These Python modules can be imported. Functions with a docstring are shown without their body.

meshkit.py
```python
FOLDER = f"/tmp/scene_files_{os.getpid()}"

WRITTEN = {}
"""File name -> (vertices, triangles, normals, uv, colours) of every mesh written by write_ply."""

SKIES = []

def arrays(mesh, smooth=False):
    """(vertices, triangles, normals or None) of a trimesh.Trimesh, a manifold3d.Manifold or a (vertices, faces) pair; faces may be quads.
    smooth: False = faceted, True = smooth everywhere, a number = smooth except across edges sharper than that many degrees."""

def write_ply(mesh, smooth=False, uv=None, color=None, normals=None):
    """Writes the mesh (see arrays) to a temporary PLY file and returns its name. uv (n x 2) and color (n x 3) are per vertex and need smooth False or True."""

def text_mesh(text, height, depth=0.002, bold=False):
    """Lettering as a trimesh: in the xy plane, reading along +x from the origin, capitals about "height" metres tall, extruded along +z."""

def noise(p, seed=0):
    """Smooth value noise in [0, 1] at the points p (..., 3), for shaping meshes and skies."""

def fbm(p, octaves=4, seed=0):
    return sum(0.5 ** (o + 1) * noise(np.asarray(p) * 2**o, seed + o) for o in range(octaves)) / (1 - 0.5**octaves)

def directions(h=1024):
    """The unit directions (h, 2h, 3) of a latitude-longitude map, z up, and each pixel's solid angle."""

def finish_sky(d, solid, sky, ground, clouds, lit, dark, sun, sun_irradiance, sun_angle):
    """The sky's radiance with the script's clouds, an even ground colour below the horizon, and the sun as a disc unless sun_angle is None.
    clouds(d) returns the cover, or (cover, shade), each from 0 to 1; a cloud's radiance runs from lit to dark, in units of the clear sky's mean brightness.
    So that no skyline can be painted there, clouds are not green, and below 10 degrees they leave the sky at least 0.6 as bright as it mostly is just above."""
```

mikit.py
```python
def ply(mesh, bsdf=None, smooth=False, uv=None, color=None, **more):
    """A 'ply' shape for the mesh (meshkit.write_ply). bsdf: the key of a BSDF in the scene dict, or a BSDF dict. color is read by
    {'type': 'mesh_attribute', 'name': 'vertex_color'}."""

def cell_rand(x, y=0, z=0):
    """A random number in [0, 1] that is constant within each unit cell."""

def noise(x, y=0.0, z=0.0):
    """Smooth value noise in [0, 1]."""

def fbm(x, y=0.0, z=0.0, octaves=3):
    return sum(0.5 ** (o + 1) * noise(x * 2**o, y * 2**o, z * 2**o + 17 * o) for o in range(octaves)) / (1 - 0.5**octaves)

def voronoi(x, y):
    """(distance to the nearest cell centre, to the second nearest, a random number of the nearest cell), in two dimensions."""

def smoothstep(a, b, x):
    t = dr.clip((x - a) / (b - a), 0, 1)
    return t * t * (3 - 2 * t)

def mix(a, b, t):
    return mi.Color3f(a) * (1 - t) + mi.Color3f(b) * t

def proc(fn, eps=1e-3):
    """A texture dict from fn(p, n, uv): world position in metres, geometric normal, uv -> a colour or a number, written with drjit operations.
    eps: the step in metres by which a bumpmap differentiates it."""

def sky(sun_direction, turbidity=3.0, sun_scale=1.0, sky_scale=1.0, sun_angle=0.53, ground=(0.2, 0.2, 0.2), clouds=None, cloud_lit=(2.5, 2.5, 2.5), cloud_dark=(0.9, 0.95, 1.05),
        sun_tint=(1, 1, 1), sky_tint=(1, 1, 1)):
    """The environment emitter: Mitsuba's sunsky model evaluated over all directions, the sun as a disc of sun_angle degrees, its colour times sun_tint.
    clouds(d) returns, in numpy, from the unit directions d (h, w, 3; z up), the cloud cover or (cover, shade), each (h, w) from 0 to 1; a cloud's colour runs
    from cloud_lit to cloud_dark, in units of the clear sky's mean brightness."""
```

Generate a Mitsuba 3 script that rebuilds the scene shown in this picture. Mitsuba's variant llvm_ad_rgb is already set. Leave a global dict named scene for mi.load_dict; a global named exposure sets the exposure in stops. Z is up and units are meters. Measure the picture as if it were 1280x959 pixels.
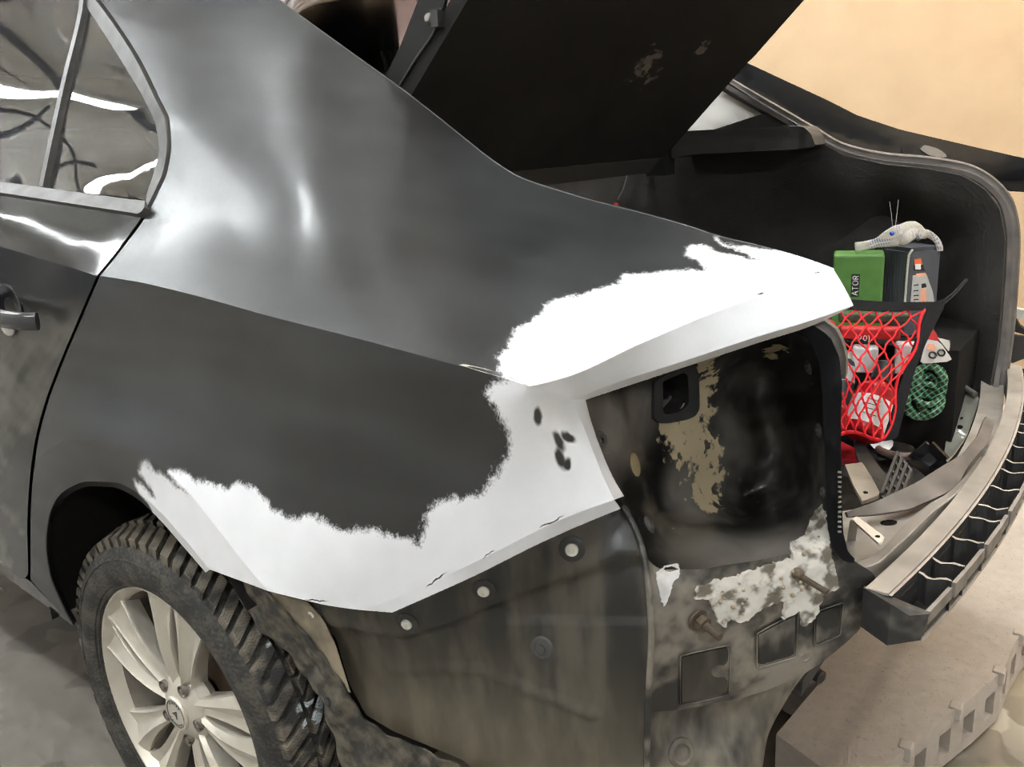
import math, random
import numpy as np, trimesh, drjit as dr, mitsuba as mi, mikit, meshkit, manifold3d as m3
from mikit import noise, fbm, smoothstep, mix, proc, cell_rand
from scipy.interpolate import RBFInterpolator, PchipInterpolator
from scipy.spatial import Delaunay
import shapely.geometry as sg
from shapely import contains_xy

rng = np.random.default_rng(7); random.seed(7)
T = mi.ScalarTransform4f
scene, labels = {}, {}

# ------------------------------------------------------------------ camera (x to the rear of the car, y across it, z up; metres)
EYE = np.array([1.19269, -0.52698, 1.1816]); YAW, PITCH, ROLL, FOC = 0.66125, 0.27387, -0.06053, 1039.6974
_f = np.array([-math.sin(YAW) * math.cos(PITCH), math.cos(YAW) * math.cos(PITCH), -math.sin(PITCH)])
_r = np.cross(_f, [0, 0, 1]); _r /= np.linalg.norm(_r); _u = np.cross(_r, _f)
RIGHT = math.cos(ROLL) * _r + math.sin(ROLL) * _u; UP = -math.sin(ROLL) * _r + math.cos(ROLL) * _u; FWD = _f
scene['camera'] = {'type': 'perspective', 'fov': math.degrees(2 * math.atan(640 / FOC)), 'fov_axis': 'x', 'near_clip': 0.02, 'far_clip': 100.0,
                   'to_world': T().look_at(origin=EYE.tolist(), target=(EYE + FWD).tolist(), up=UP.tolist())}
exposure = -0.05

# ------------------------------------------------------------------ lamps of the workshop
def rgb(*c): return {'type': 'rgb', 'value': list(c)}
COOL, WARM = (0.93, 0.97, 1.0), (1.0, 0.77, 0.50)
LAMPS = [  # kind, centre, half length along x, half length along y, colour, radiance, where it hangs
    ('cool', (-0.20, -0.45, 3.0), 0.28, 0.06, COOL, 125, 'over the rear wheel of the car'),
    ('cool', (-2.1, -1.0, 3.0), 0.45, 0.06, COOL, 115, 'over the front of the car'),
    ('cool', (3.3, -1.3, 2.3), 0.60, 0.06, COOL, 150, 'behind the car on the left'),
    ('cool', (0.4, -2.6, 3.0), 0.75, 0.06, COOL, 70, 'beside the left wall'),
    ('cool', (-3.0, 1.8, 4.2), 0.75, 0.06, COOL, 165, 'high under the vault over the bonnet'),
    ('cool', (-0.6, 2.5, 3.9), 0.75, 0.06, COOL, 135, 'high under the vault over the car roof'),
    ('cool', (1.8, 1.6, 4.2), 0.75, 0.06, COOL, 120, 'high under the vault over the boot'),
    ('cool', (1.6, -1.6, 4.3), 0.75, 0.06, COOL, 140, 'high under the vault left of the boot'),
    ('cool', (-5.0, -1.7, 4.3), 0.75, 0.06, COOL, 260, 'high under the vault on the far left'),
    ('cool', (-7.4, -1.7, 4.3), 0.75, 0.06, COOL, 260, 'next to the far end wall on the left'),
    ('cool', (-6.2, 0.8, 4.6), 0.75, 0.06, COOL, 260, 'high in the middle of the far vault'),
    ('cool', (-3.6, 3.0, 3.1), 0.60, 0.06, COOL, 170, 'beside the cream wall ahead of the car'),
    ('warm', (0.9, 3.1, 2.9), 0.60, 0.06, WARM, 44, 'beside the cream wall across from the boot'),
    ('warm', (2.6, 2.4, 2.9), 0.60, 0.06, WARM, 54, 'behind the car by the cream wall'),
]

# ------------------------------------------------------------------ small helpers
def ray(x, y):
    d = FWD + RIGHT * (x - 640) / FOC + UP * (479.5 - y) / FOC
    return d                                     # one metre of forward distance per unit
def at(x, y, X=None, Y=None, Z=None, D=None):
    """The point seen at (x, y) of the photograph that lies at the given X, Y, Z or forward distance."""
    d = ray(x, y)
    if D is not None: return EYE + D * d
    k, v = (0, X) if X is not None else (1, Y) if Y is not None else (2, Z)
    return EYE + (v - EYE[k]) / d[k] * d
def depth(P): return float((np.asarray(P) - EYE) @ FWD)
def pix(P):
    q = np.asarray(P) - EYE
    return 640 + FOC * (q @ RIGHT) / (q @ FWD), 479.5 - FOC * (q @ UP) / (q @ FWD)

used = {}
def key_for(name, parent=None):
    k = (parent + '__' if parent else '') + name
    n = used.get(k, -1) + 1; used[k] = n
    return k if n == 0 else f'{k}_{n:03d}'
def obj(name, mesh, bsdf, parent=None, smooth=False, label=None, cat=None, group=None, kind=None, **kw):
    k = key_for(name, parent)
    scene[k] = mikit.ply(mesh, bsdf, smooth, **kw) if not isinstance(mesh, dict) else mesh
    e = {}
    if label: e['label'] = label
    if cat: e['category'] = cat
    if group: e['group'] = group
    if kind: e['kind'] = kind
    if e: labels[k] = e
    return k
def thing(name, label, cat, group=None):
    k = key_for(name); labels[k] = {'label': label, 'category': cat}
    if group: labels[k]['group'] = group
    return k
cat = trimesh.util.concatenate
def box(c, s, R=None):
    m = trimesh.creation.box(s)
    if R is not None: m.apply_transform(R)
    m.apply_translation(c); return m
def rbox(s, r=0.005, seg=8):
    """A box with rounded edges about the origin."""
    h = np.array(s) / 2 - r
    sp = m3.Manifold.sphere(r, seg)
    parts = [sp.translate((a * h[0], b * h[1], c * h[2])) for a in (-1, 1) for b in (-1, 1) for c in (-1, 1)]
    m = m3.Manifold.batch_hull(parts).to_mesh()
    return trimesh.Trimesh(m.vert_properties[:, :3], m.tri_verts)
def frame(z, x=None):
    """4x4 rotation whose third axis is z."""
    z = np.asarray(z, float); z = z / np.linalg.norm(z)
    x = np.array([1.0, 0, 0]) if x is None else np.asarray(x, float)
    if abs(x @ z) > 0.95: x = np.array([0, 0, 1.0])
    x = x - (x @ z) * z; x /= np.linalg.norm(x)
    M = np.eye(4); M[:3, 0], M[:3, 1], M[:3, 2] = x, np.cross(z, x), z
    return M
def put(mesh, M=None, t=None):
    m = mesh.copy()
    if M is not None: m.apply_transform(M)
    if t is not None: m.apply_translation(t)
    return m
def beam_box(a, b, w, h, up=(0, 0, 1)):
    """A bar from a to b, w wide and h high."""
    a, b = np.asarray(a, float), np.asarray(b, float)
    M = frame(b - a, np.cross(up, b - a) if np.linalg.norm(np.cross(up, b - a)) > 1e-6 else (1, 0, 0))
    m = trimesh.creation.box((w, h, np.linalg.norm(b - a))); m.apply_transform(M); m.apply_translation((a + b) / 2); return m
def resample(P, step):
    P = np.asarray(P, float); s = np.r_[0, np.cumsum(np.linalg.norm(np.diff(P, axis=0), axis=1))]
    n = max(2, int(s[-1] / step) + 1); q = np.linspace(0, s[-1], n)
    return np.c_[tuple(PchipInterpolator(s, P[:, k])(q) for k in range(P.shape[1]))]
def sweep(path, section, closed=False, up=None):
    """Sweeps a closed 2-D section along a 3-D path; up: a constant vector for the second axis."""
    P = np.asarray(path, float); n, m = len(P), len(section); S = np.asarray(section, float)
    t = np.gradient(P, axis=0) if not closed else np.roll(P, -1, 0) - np.roll(P, 1, 0)
    t /= np.linalg.norm(t, axis=1, keepdims=True)
    a = np.array([0, 0, 1.0]) if up is None else np.asarray(up, float)
    if abs(a @ t[0]) > 0.95 and up is None: a = np.array([1.0, 0, 0])
    V = []
    for i in range(n):
        b = a - (a @ t[i]) * t[i]; b /= np.linalg.norm(b)
        if up is None: a = b
        c = np.cross(t[i], b)
        V.append(P[i] + S[:, :1] * c + S[:, 1:] * b)
    V = np.vstack(V); F = []
    for i in range(n if closed else n - 1):
        j = (i + 1) % n
        for k in range(m):
            l = (k + 1) % m
            F += [[i * m + k, i * m + l, j * m + l], [i * m + k, j * m + l, j * m + k]]
    if not closed:
        F += [[0, k + 1, k] for k in range(1, m - 1)] + [[(n - 1) * m, (n - 1) * m + k, (n - 1) * m + k + 1] for k in range(1, m - 1)]
    mm = trimesh.Trimesh(V, F, process=False); return mm
def circle(r, n=10, a=1.0): 
    t = np.arange(n) * 2 * math.pi / n; return np.c_[r * np.cos(t), a * r * np.sin(t)]
def tube(path, r, n=8, closed=False): return sweep(path, circle(r, n), closed)
def lathe(profile, n=32):
    """Revolves (radius, height) points about z."""
    return trimesh.creation.revolve(np.asarray(profile, float), sections=n)

# ---- sheet metal: outlines measured in the photograph, each point with its own place in depth
def P3(s):
    """(x, y, 'Y', value) -> a point."""
    x, y, a, v = s
    return at(x, y, **{a: v})
class Curve:
    def __init__(self, pts, step=7, smooth=True):
        W = np.array([1 / depth(P3(s)) for s in pts]); Q = np.array([s[:2] for s in pts], float)
        s = np.r_[0, np.cumsum(np.linalg.norm(np.diff(Q, axis=0), axis=1))]
        n = max(2, int(s[-1] / step) + 1); q = np.unique(np.r_[np.linspace(0, s[-1], n)])
        f = (lambda y: PchipInterpolator(s, y)(q)) if smooth and len(s) > 2 else (lambda y: np.interp(q, s, y))
        self.d = np.c_[f(Q[:, 0]), f(Q[:, 1]), f(W)]
def join(*cs):
    out = []
    for c in cs:
        d = c.d if isinstance(c, Curve) else np.asarray(c)
        out.append(d[:-1] if True else d)
    return np.vstack(out)
def rev(c): return c.d[::-1]
class Patch:
    """A sheet bounded by closed outline rows (x, y, 1/depth), with inner control points."""
    def __init__(self, outline, inner=(), step=12, holes=(), relief=None):
        O = np.asarray(outline, float); self.O = O
        C = np.array([[s[0], s[1], 1 / depth(P3(s))] for s in inner]) if len(inner) else np.zeros((0, 3))
        sub = O[:: max(1, len(O) // 260)]
        D = np.vstack([sub, C] + [h for h in holes if False])
        _, ix = np.unique(np.round(D[:, :2], 2), axis=0, return_index=True); D = D[np.sort(ix)]
        self.rbf = RBFInterpolator(D[:, :2] / 100, D[:, 2], kernel='thin_plate_spline', smoothing=1e-7, degree=1)
        poly = sg.Polygon(O[:, :2], [np.asarray(h)[:, :2] for h in holes]).buffer(0); self.poly = poly
        x0, y0, x1, y1 = poly.bounds
        g = np.array([(x + (step / 2 if j % 2 else 0), y) for j, y in enumerate(np.arange(y0, y1, step * 0.87)) for x in np.arange(x0, x1, step)])
        inn = poly.buffer(-step * 0.45)
        g = g[contains_xy(inn, g[:, 0], g[:, 1])] if len(g) else np.zeros((0, 2))
        hp = [np.asarray(h)[:, :2] for h in holes]
        pts = np.vstack([O[:, :2]] + hp + [g]); w = np.empty(len(pts)); n = len(O)
        w[:n] = O[:, 2]; w[n:] = self.rbf(pts[n:] / 100)
        tri = Delaunay(pts).simplices
        c = pts[tri].mean(1); tri = tri[contains_xy(poly, c[:, 0], c[:, 1])]
        a = pts[tri]; e1, e2 = a[:, 1] - a[:, 0], a[:, 2] - a[:, 0]; area = e1[:, 0] * e2[:, 1] - e1[:, 1] * e2[:, 0]
        tri = tri[np.abs(area) > 1e-3]; area = area[np.abs(area) > 1e-3]
        tri[area > 0] = tri[area > 0][:, ::-1]
        V = EYE + (FWD + np.outer((pts[:, 0] - 640) / FOC, RIGHT) + np.outer((479.5 - pts[:, 1]) / FOC, UP)) / w[:, None]
        self.pts = pts
        self.mesh = trimesh.Trimesh(V, tri, process=False)
        if (self.mesh.face_normals @ (EYE - V.mean(0))).sum() < 0: self.mesh.invert()
        if relief is not None:
            n_ = self.mesh.vertex_normals; self.mesh.vertices = V + n_ * relief(pts, V)[:, None]
    def on(self, x, y, off=0.0):
        """The sheet's point seen at (x, y), lifted by off along its normal."""
        w = self.rbf(np.array([[x, y], [x + 1, y], [x, y + 1]]) / 100.0)
        a, b, c = (EYE + ray(u, v) / k for (u, v), k in zip(((x, y), (x + 1, y), (x, y + 1)), w))
        n = np.cross(b - a, c - a); n /= np.linalg.norm(n)
        if n @ (EYE - a) < 0: n = -n
        return a + n * off, n
def thick(mesh, t):
    """The sheet with its back and rim, t metres thick."""
    n = mesh.vertex_normals; V = np.vstack([mesh.vertices, mesh.vertices - n * t]); k = len(mesh.vertices); F = mesh.faces
    e = np.sort(mesh.edges, axis=1); u, ix, c = np.unique(e, axis=0, return_index=True, return_counts=True)
    b = mesh.edges[ix[c == 1]]
    R = np.vstack([np.c_[b[:, 1], b[:, 0], b[:, 0] + k], np.c_[b[:, 1], b[:, 0] + k, b[:, 1] + k]])
    return trimesh.Trimesh(V, np.vstack([F, F[:, ::-1] + k, R]), process=False)
def poly_patch(pts, inner=(), step=12, cstep=7, smooth=False, **kw):
    """A patch from a closed list of outline points."""
    return Patch(join(Curve(list(pts) + [pts[0]], cstep, smooth)), inner, step, **kw)

# ------------------------------------------------------------------ materials
def principled(name, col, rough=0.5, spec=0.5, metal=0.0, **kw):
    c = rgb(*col) if isinstance(col, (tuple, list)) else col
    scene[name] = {'type': 'twosided', 'bsdf': {'type': 'principled', 'base_color': c, 'roughness': rough, 'specular': spec, 'metallic': metal, **kw}}
    return name
def bumped(name, inner_name, fn, scale, eps=1e-3):
    scene[name] = {'type': 'twosided', 'bsdf': {'type': 'bumpmap', 'tex': proc(fn, eps), 'scale': scale, 'bsdf': scene[inner_name]['bsdf']}}
    return name
def F(v): return mi.Float(v)
principled('black_gloss', (0.006, 0.006, 0.007), 0.12, 0.5)
principled('black_satin', (0.02, 0.02, 0.02), 0.4)
principled('black_plastic', (0.022, 0.022, 0.021), 0.55)
principled('dark_plastic', (0.045, 0.043, 0.04), 0.6)
principled('void_black', (0.008, 0.008, 0.008), 0.9, 0.1)
principled('chrome', (0.75, 0.75, 0.76), 0.12, 0.5, 1.0)
principled('galvanised', (0.42, 0.40, 0.37), 0.38, 0.5, 0.8)
principled('white_plastic', (0.72, 0.71, 0.62), 0.45)
principled('white_paper', (0.8, 0.78, 0.76), 0.6)

def fn_floor(p, n, uv):
    a = fbm(p.x * 3, p.y * 3, 0, 4); b = fbm(p.x * 22, p.y * 22, 5, 3); s = smoothstep(0.62, 0.7, fbm(p.x * 9, p.y * 9, 3, 3))
    yel = smoothstep(0.4, 1.3, p.x) * smoothstep(0.9, 1.5, p.y)
    base = mix((0.10, 0.089, 0.073), (0.20, 0.18, 0.15), a * 0.7 + b * 0.3)
    base = mix(base, mi.Color3f(0.48, 0.40, 0.27), yel * 0.85)
    base = mix(base, mi.Color3f(0.68, 0.63, 0.52), yel * smoothstep(0.6, 0.66, fbm(p.x * 16, p.y * 16, 8, 3)))
    return mix(base, mi.Color3f(0.06, 0.055, 0.05), s * (1 - yel) * 0.5)
principled('floor_concrete', proc(fn_floor), 0.55)
bumped('floor_bumped', 'floor_concrete', lambda p, n, uv: fbm(p.x * 45, p.y * 45, p.z, 3), 0.004)
def fn_wall(p, n, uv):
    return mix((0.40, 0.285, 0.175), (0.46, 0.335, 0.21), fbm(p.x * 6, p.y * 6, p.z * 6, 4))
principled('wall_paint', proc(fn_wall), 0.7, 0.2)
principled('wall_grey', (0.22, 0.22, 0.22), 0.7, 0.2)
principled('steel_white', (0.72, 0.72, 0.70), 0.5)
principled('sheet_silver', (0.78, 0.77, 0.73), 0.4, 0.5, 0.3)
principled('panel_dark', (0.10, 0.105, 0.12), 0.6)
principled('panel_gold', (0.50, 0.36, 0.14), 0.4, 0.5, 0.4)

# ------------------------------------------------------------------ the workshop
X0, X1, Y0, Y1 = -9.0, 5.5, -4.2, 4.0
obj('floor', box((( X0 + X1) / 2, (Y0 + Y1) / 2, -0.062), (X1 - X0, Y1 - Y0, 0.1)), 'floor_bumped', kind='structure', label='dusty grey concrete workshop floor')
obj('wall_right', box(((X0 + X1) / 2, Y1 + 0.05, 1.7), (X1 - X0, 0.1, 3.4)), 'wall_paint', kind='structure', label='cream painted workshop wall behind the car')
obj('wall_left', box(((X0 + X1) / 2, Y0 - 0.05, 1.55), (X1 - X0, 0.1, 3.2)), 'wall_grey', kind='structure')
obj('wall_front', box((X0 - 0.05, (Y0 + Y1) / 2, 2.7), (0.1, Y1 - Y0, 5.6)), 'panel_dark', kind='structure')
obj('wall_back', box((X1 + 0.05, (Y0 + Y1) / 2, 2.7), (0.1, Y1 - Y0, 5.6)), 'wall_grey', kind='structure')
# vaulted ceiling of curved sheets between ribs
yc, rv = (Y0 + Y1) / 2, (Y1 - Y0) / 2
def arch_pt(a, r=rv, hh=2.2): return np.array([yc - r * math.cos(a), 3.1 + hh * math.sin(a) * r / rv])
NB, NX = 16, 16
sheets = {'sheet_silver': [], 'panel_gold': [], 'steel_white': []}
ang = np.linspace(0, math.pi, NB + 1)
for i in range(NX):
    xa, xb = X0 + (X1 - X0) * i / NX, X0 + (X1 - X0) * (i + 1) / NX
    for j in range(NB):
        (y0, z0), (y1, z1) = arch_pt(ang[j]), arch_pt(ang[j + 1])
        v = [(xa, y0, z0), (xb, y0, z0), (xb, y1, z1), (xa, y1, z1)]
        up = np.array([0, 0, 0.1])
        q = np.array(v); m = trimesh.convex.convex_hull(np.vstack([q, q + up, q.mean(0) + [0, 0, -0.05]]))
        k = 'panel_gold' if cell_rand(i, j, 3)[0] < 0.2 else 'sheet_silver'
        sheets[k].append(m)
obj('ceiling', cat([m for k in sheets for m in sheets[k] if k == 'sheet_silver']), 'sheet_silver', kind='structure', label='vaulted ceiling of padded silver sheets')
for m in sheets['panel_gold']: obj('panel', m, 'panel_gold', 'ceiling')
for i in range(NX + 1):
    x = X0 + (X1 - X0) * i / NX
    P = np.array([(x, *arch_pt(a, rv - 0.05)) for a in np.linspace(0.02, math.pi - 0.02, 25)])
    obj('rib', sweep(P, [(-.07, -.05), (.07, -.05), (.07, .05), (-.07, .05)], up=(1, 0, 0)), 'panel_dark' if i % 2 else 'steel_white', 'ceiling')
for i in range(9):
    for j in range(3):
        pnl = rbox((.06, .84, .44), .02); pnl.apply_translation((X0 + .03, Y0 + .5 + i * .9, 4.25 + j * .48))
        obj('panel', pnl, 'panel_gold' if (i * 3 + j * 2) % 7 == 2 else 'sheet_silver', 'wall_front')
for z in (2.6, 3.9):
    obj('beam', box((X0 + .06, yc, z), (.12, Y1 - Y0, .22)), 'steel_white', 'wall_front')
for y in (-2.6, -.9, .9, 2.6):
    obj('post', box((X0 + .06, y, 1.3), (.12, .2, 2.6)), 'steel_white', 'wall_front')
obj('beam', box(((X0 + X1) / 2, Y0 + .06, 3.05), (X1 - X0, .12, .24)), 'steel_white', 'wall_left')
for i in range(8): obj('post', box((X0 + .9 + i * 1.8, Y0 + .05, 1.5), (.18, .1, 3.0)), 'steel_white', 'wall_left')
for a in (0.35, 0.8, 1.25, 1.9, 2.5):
    y, z = arch_pt(a, rv - 0.1)
    obj('purlin', box(((X0 + X1) / 2, y, z), (X1 - X0, 0.16, 0.10)), 'steel_white', 'ceiling')
for nm, (x, y, z), hx, hy, col, L, where in LAMPS:
    wl = 'cool white' if nm == 'cool' else 'warm'
    k = thing('ceiling_lamp', f'{wl} fluorescent tube lamp hanging {where}', 'ceiling lamp', f'{wl} tube lamps under the ceiling')
    obj('housing', rbox((2 * hx + .06, 2 * hy + .08, .06), .01), 'steel_white', k)
    scene[k + '__housing']['to_world'] = T().translate([x, y, z + .05])
    tb = trimesh.creation.cylinder(hy * .45, 2 * hx, sections=12); tb.apply_transform(frame((1, 0, 0))); tb.apply_translation((x, y, z - .01))
    for s in (-1, 1):
        obj('tube', put(tb, None, (0, s * hy * .6, 0)), 'white_plastic', k)
        kk = [q for q in scene if q.startswith(k + '__tube')][-1]
        scene[kk]['emitter'] = {'type': 'area', 'radiance': rgb(*[c * L for c in col])}
    for s in (-1, 1):
        obj('hanger', trimesh.creation.cylinder(.004, segment=[(x + s * hx * .8, y, z + .07), (x + s * hx * .8, y, 3.1 + 2.2 * math.sqrt(max(0, 1 - ((y - yc) / rv) ** 2)))]), 'galvanised', k)

# ------------------------------------------------------------------ the car
CAR = thing('car', 'dark grey liftback car in body repair with white primer patches and open boot', 'car')
# shared edges
K = Curve([(125, 345, 'Y', .012), (170, 352, 'Y', .006), (250, 371, 'Y', .0), (340, 396, 'Y', -.004), (450, 424, 'Y', .0), (550, 451, 'Y', .012), (620, 470, 'Y', .03), (662, 483, 'Y', .05)])
L = Curve([(662, 483, 'Y', .05), (709, 471, 'Y', .085), (800, 430, 'Y', .15), (908, 385, 'Y', .23), (980, 360, 'Y', .285), (1042, 337, 'Y', .34)])
Tr = Curve([(1042, 337, 'Y', .34), (1000, 322, 'Y', .35), (950, 308, 'Y', .35), (900, 296, 'Y', .35), (860, 283, 'Y', .35), (800, 266, 'Y', .35), (740, 251, 'Y', .35), (690, 236, 'Y', .345), (650, 222, 'Y', .34), (620, 204, 'Y', .335), (580, 173, 'Y', .325), (540, 141, 'Y', .315), (500, 110, 'Y', .305), (450, 74, 'Y', .295), (400, 38, 'Y', .28), (355, 5, 'Y', .285), (270, -60, 'Y', .31), (170, -150, 'Y', .36)])
TOP = Curve([(170, -150, 'Y', .36), (110, -150, 'Y', .34), (30, -120, 'Y', .31)])
W = Curve([(30, -120, 'Y', .31), (80, -55, 'Y', .27), (125, 0, 'Y', .23), (150, 34, 'Y', .203), (177, 77, 'Y', .172), (200, 124, 'Y', .142), (212, 151, 'Y', .126), (214, 181, 'Y', .112), (209, 215, 'Y', .095), (197, 242, 'Y', .079), (187, 263, 'Y', .066), (155, 308, 'Y', .04), (125, 345, 'Y', .012)], 5)
quarter_top = Patch(join(K, L, Tr, TOP, W), [(300, 300, 'Y', .062), (380, 235, 'Y', .118), (500, 300, 'Y', .145), (640, 330, 'Y', .18), (300, 130, 'Y', .165)], 10)
S1 = Curve([(125, 345, 'Y', .012), (100, 403, 'Y', .012), (76, 460, 'Y', .015), (58, 510, 'Y', .014), (47, 555, 'Y', .012), (44, 577, 'Y', .012)])
S2 = Curve([(44, 577, 'Y', .012), (40, 612, 'Y', .012), (38, 660, 'Y', .014), (38, 724, 'Y', .02)])
C1 = Curve([(44, 577, 'Y', .012), (60, 562, 'Y', .007), (85, 551, 'Y', .002), (120, 550, 'Y', -.003), (150, 557, 'Y', -.005), (200, 583, 'Y', -.006), (235, 615, 'Y', -.006), (262, 648, 'Y', -.006), (300, 697, 'Y', -.005), (335, 739, 'Y', -.004)])
N2 = Curve([(335, 739, 'Y', -.004), (375, 749, 'Y', .002), (410, 757, 'Y', .010), (454, 763, 'Y', .018)])
Q1 = Curve([(454, 763, 'Y', .018), (531, 732, 'Y', .03), (612, 694, 'Y', .055), (696, 652, 'Y', .095), (768, 625, 'Y', .145)])
V = Curve([(768, 625, 'Y', .145), (754, 596, 'Y', .14), (738, 556, 'Y', .135), (724, 520, 'Y', .132), (715, 500, 'Y', .13)])
KV = Curve([(715, 500, 'Y', .13), (690, 492, 'Y', .09), (662, 483, 'Y', .05)])
quarter_side = Patch(join(rev(K), S1, C1, N2, Q1, V, KV), [(300, 480, 'Y', .012), (200, 430, 'Y', .015), (450, 520, 'Y', .012), (560, 560, 'Y', .025), (640, 580, 'Y', .055), (700, 585, 'Y', .098), (400, 620, 'Y', .006), (500, 660, 'Y', .015), (150, 500, 'Y', .015)], 10)
SILL = Curve([(38, 724, 'Y', .02), (62, 752, 'Y', .024), (92, 782, 'Y', .03)])
C2 = Curve([(92, 782, 'Y', .03), (76, 752, 'Y', .018), (62, 715, 'Y', .013), (58, 680, 'Y', .010), (62, 645, 'Y', .009), (72, 622, 'Y', .009), (88, 609, 'Y', .009), (110, 602, 'Y', .009), (142, 603, 'Y', .009), (170, 615, 'Y', .009), (200, 640, 'Y', .009), (232, 676, 'Y', .009), (262, 712, 'Y', .009)])
N1 = Curve([(262, 712, 'Y', .009), (300, 726, 'Y', .004), (335, 739, 'Y', -.004)])
flare = Patch(join(S2, SILL, C2, N1, rev(C1)), (), 8)
M = Curve([(715, 500, 'Y', .13), (760, 482, 'Y', .148), (853, 452, 'Y', .192), (950, 420, 'Y', .25), (1010, 402, 'Y', .292), (1067, 382, 'Y', .335)])
LE = Curve([(1067, 382, 'Y', .335), (1056, 360, 'Y', .337), (1042, 337, 'Y', .34)])
lip = Patch(join(L.d, rev(LE), rev(M), KV), (), 9)
Min = Curve([(732, 500, 'Y', .16), (765, 489, 'Y', .178), (853, 460, 'Y', .23), (950, 428, 'Y', .29), (1010, 409, 'Y', .33), (1050, 391, 'Y', .355)])
lipunder = Patch(np.vstack([M.d, Min.d[::-1]]), (), 9)
Vin = Curve([(780, 620, 'Y', .175), (764, 592, 'Y', .172), (749, 556, 'Y', .168), (737, 520, 'Y', .165), (732, 500, 'Y', .16)])
lampflange = Patch(np.vstack([V.d, Vin.d[::-1]]), (), 8)
Q2 = Curve([(490, 766, 'Y', .026), (540, 744, 'Y', .035), (591, 721, 'Y', .053), (682, 676, 'Y', .095), (776, 636, 'Y', .158)])
lowflange = Patch(np.vstack([Q1.d, Q2.d[::-1]]), (), 8)
C3 = Curve([(96, 776, 'Y', .05), (82, 750, 'Y', .04), (68, 714, 'Y', .03), (64, 681, 'Y', .025), (67, 649, 'Y', .031), (77, 628, 'Y', .031), (92, 615, 'Y', .031), (112, 608, 'Y', .031), (140, 609, 'Y', .031), (166, 620, 'Y', .031), (195, 645, 'Y', .031), (227, 681, 'Y', .031), (257, 716, 'Y', .031)])
archlip = Patch(np.vstack([C2.d, C3.d[::-1]]), (), 8)
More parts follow.
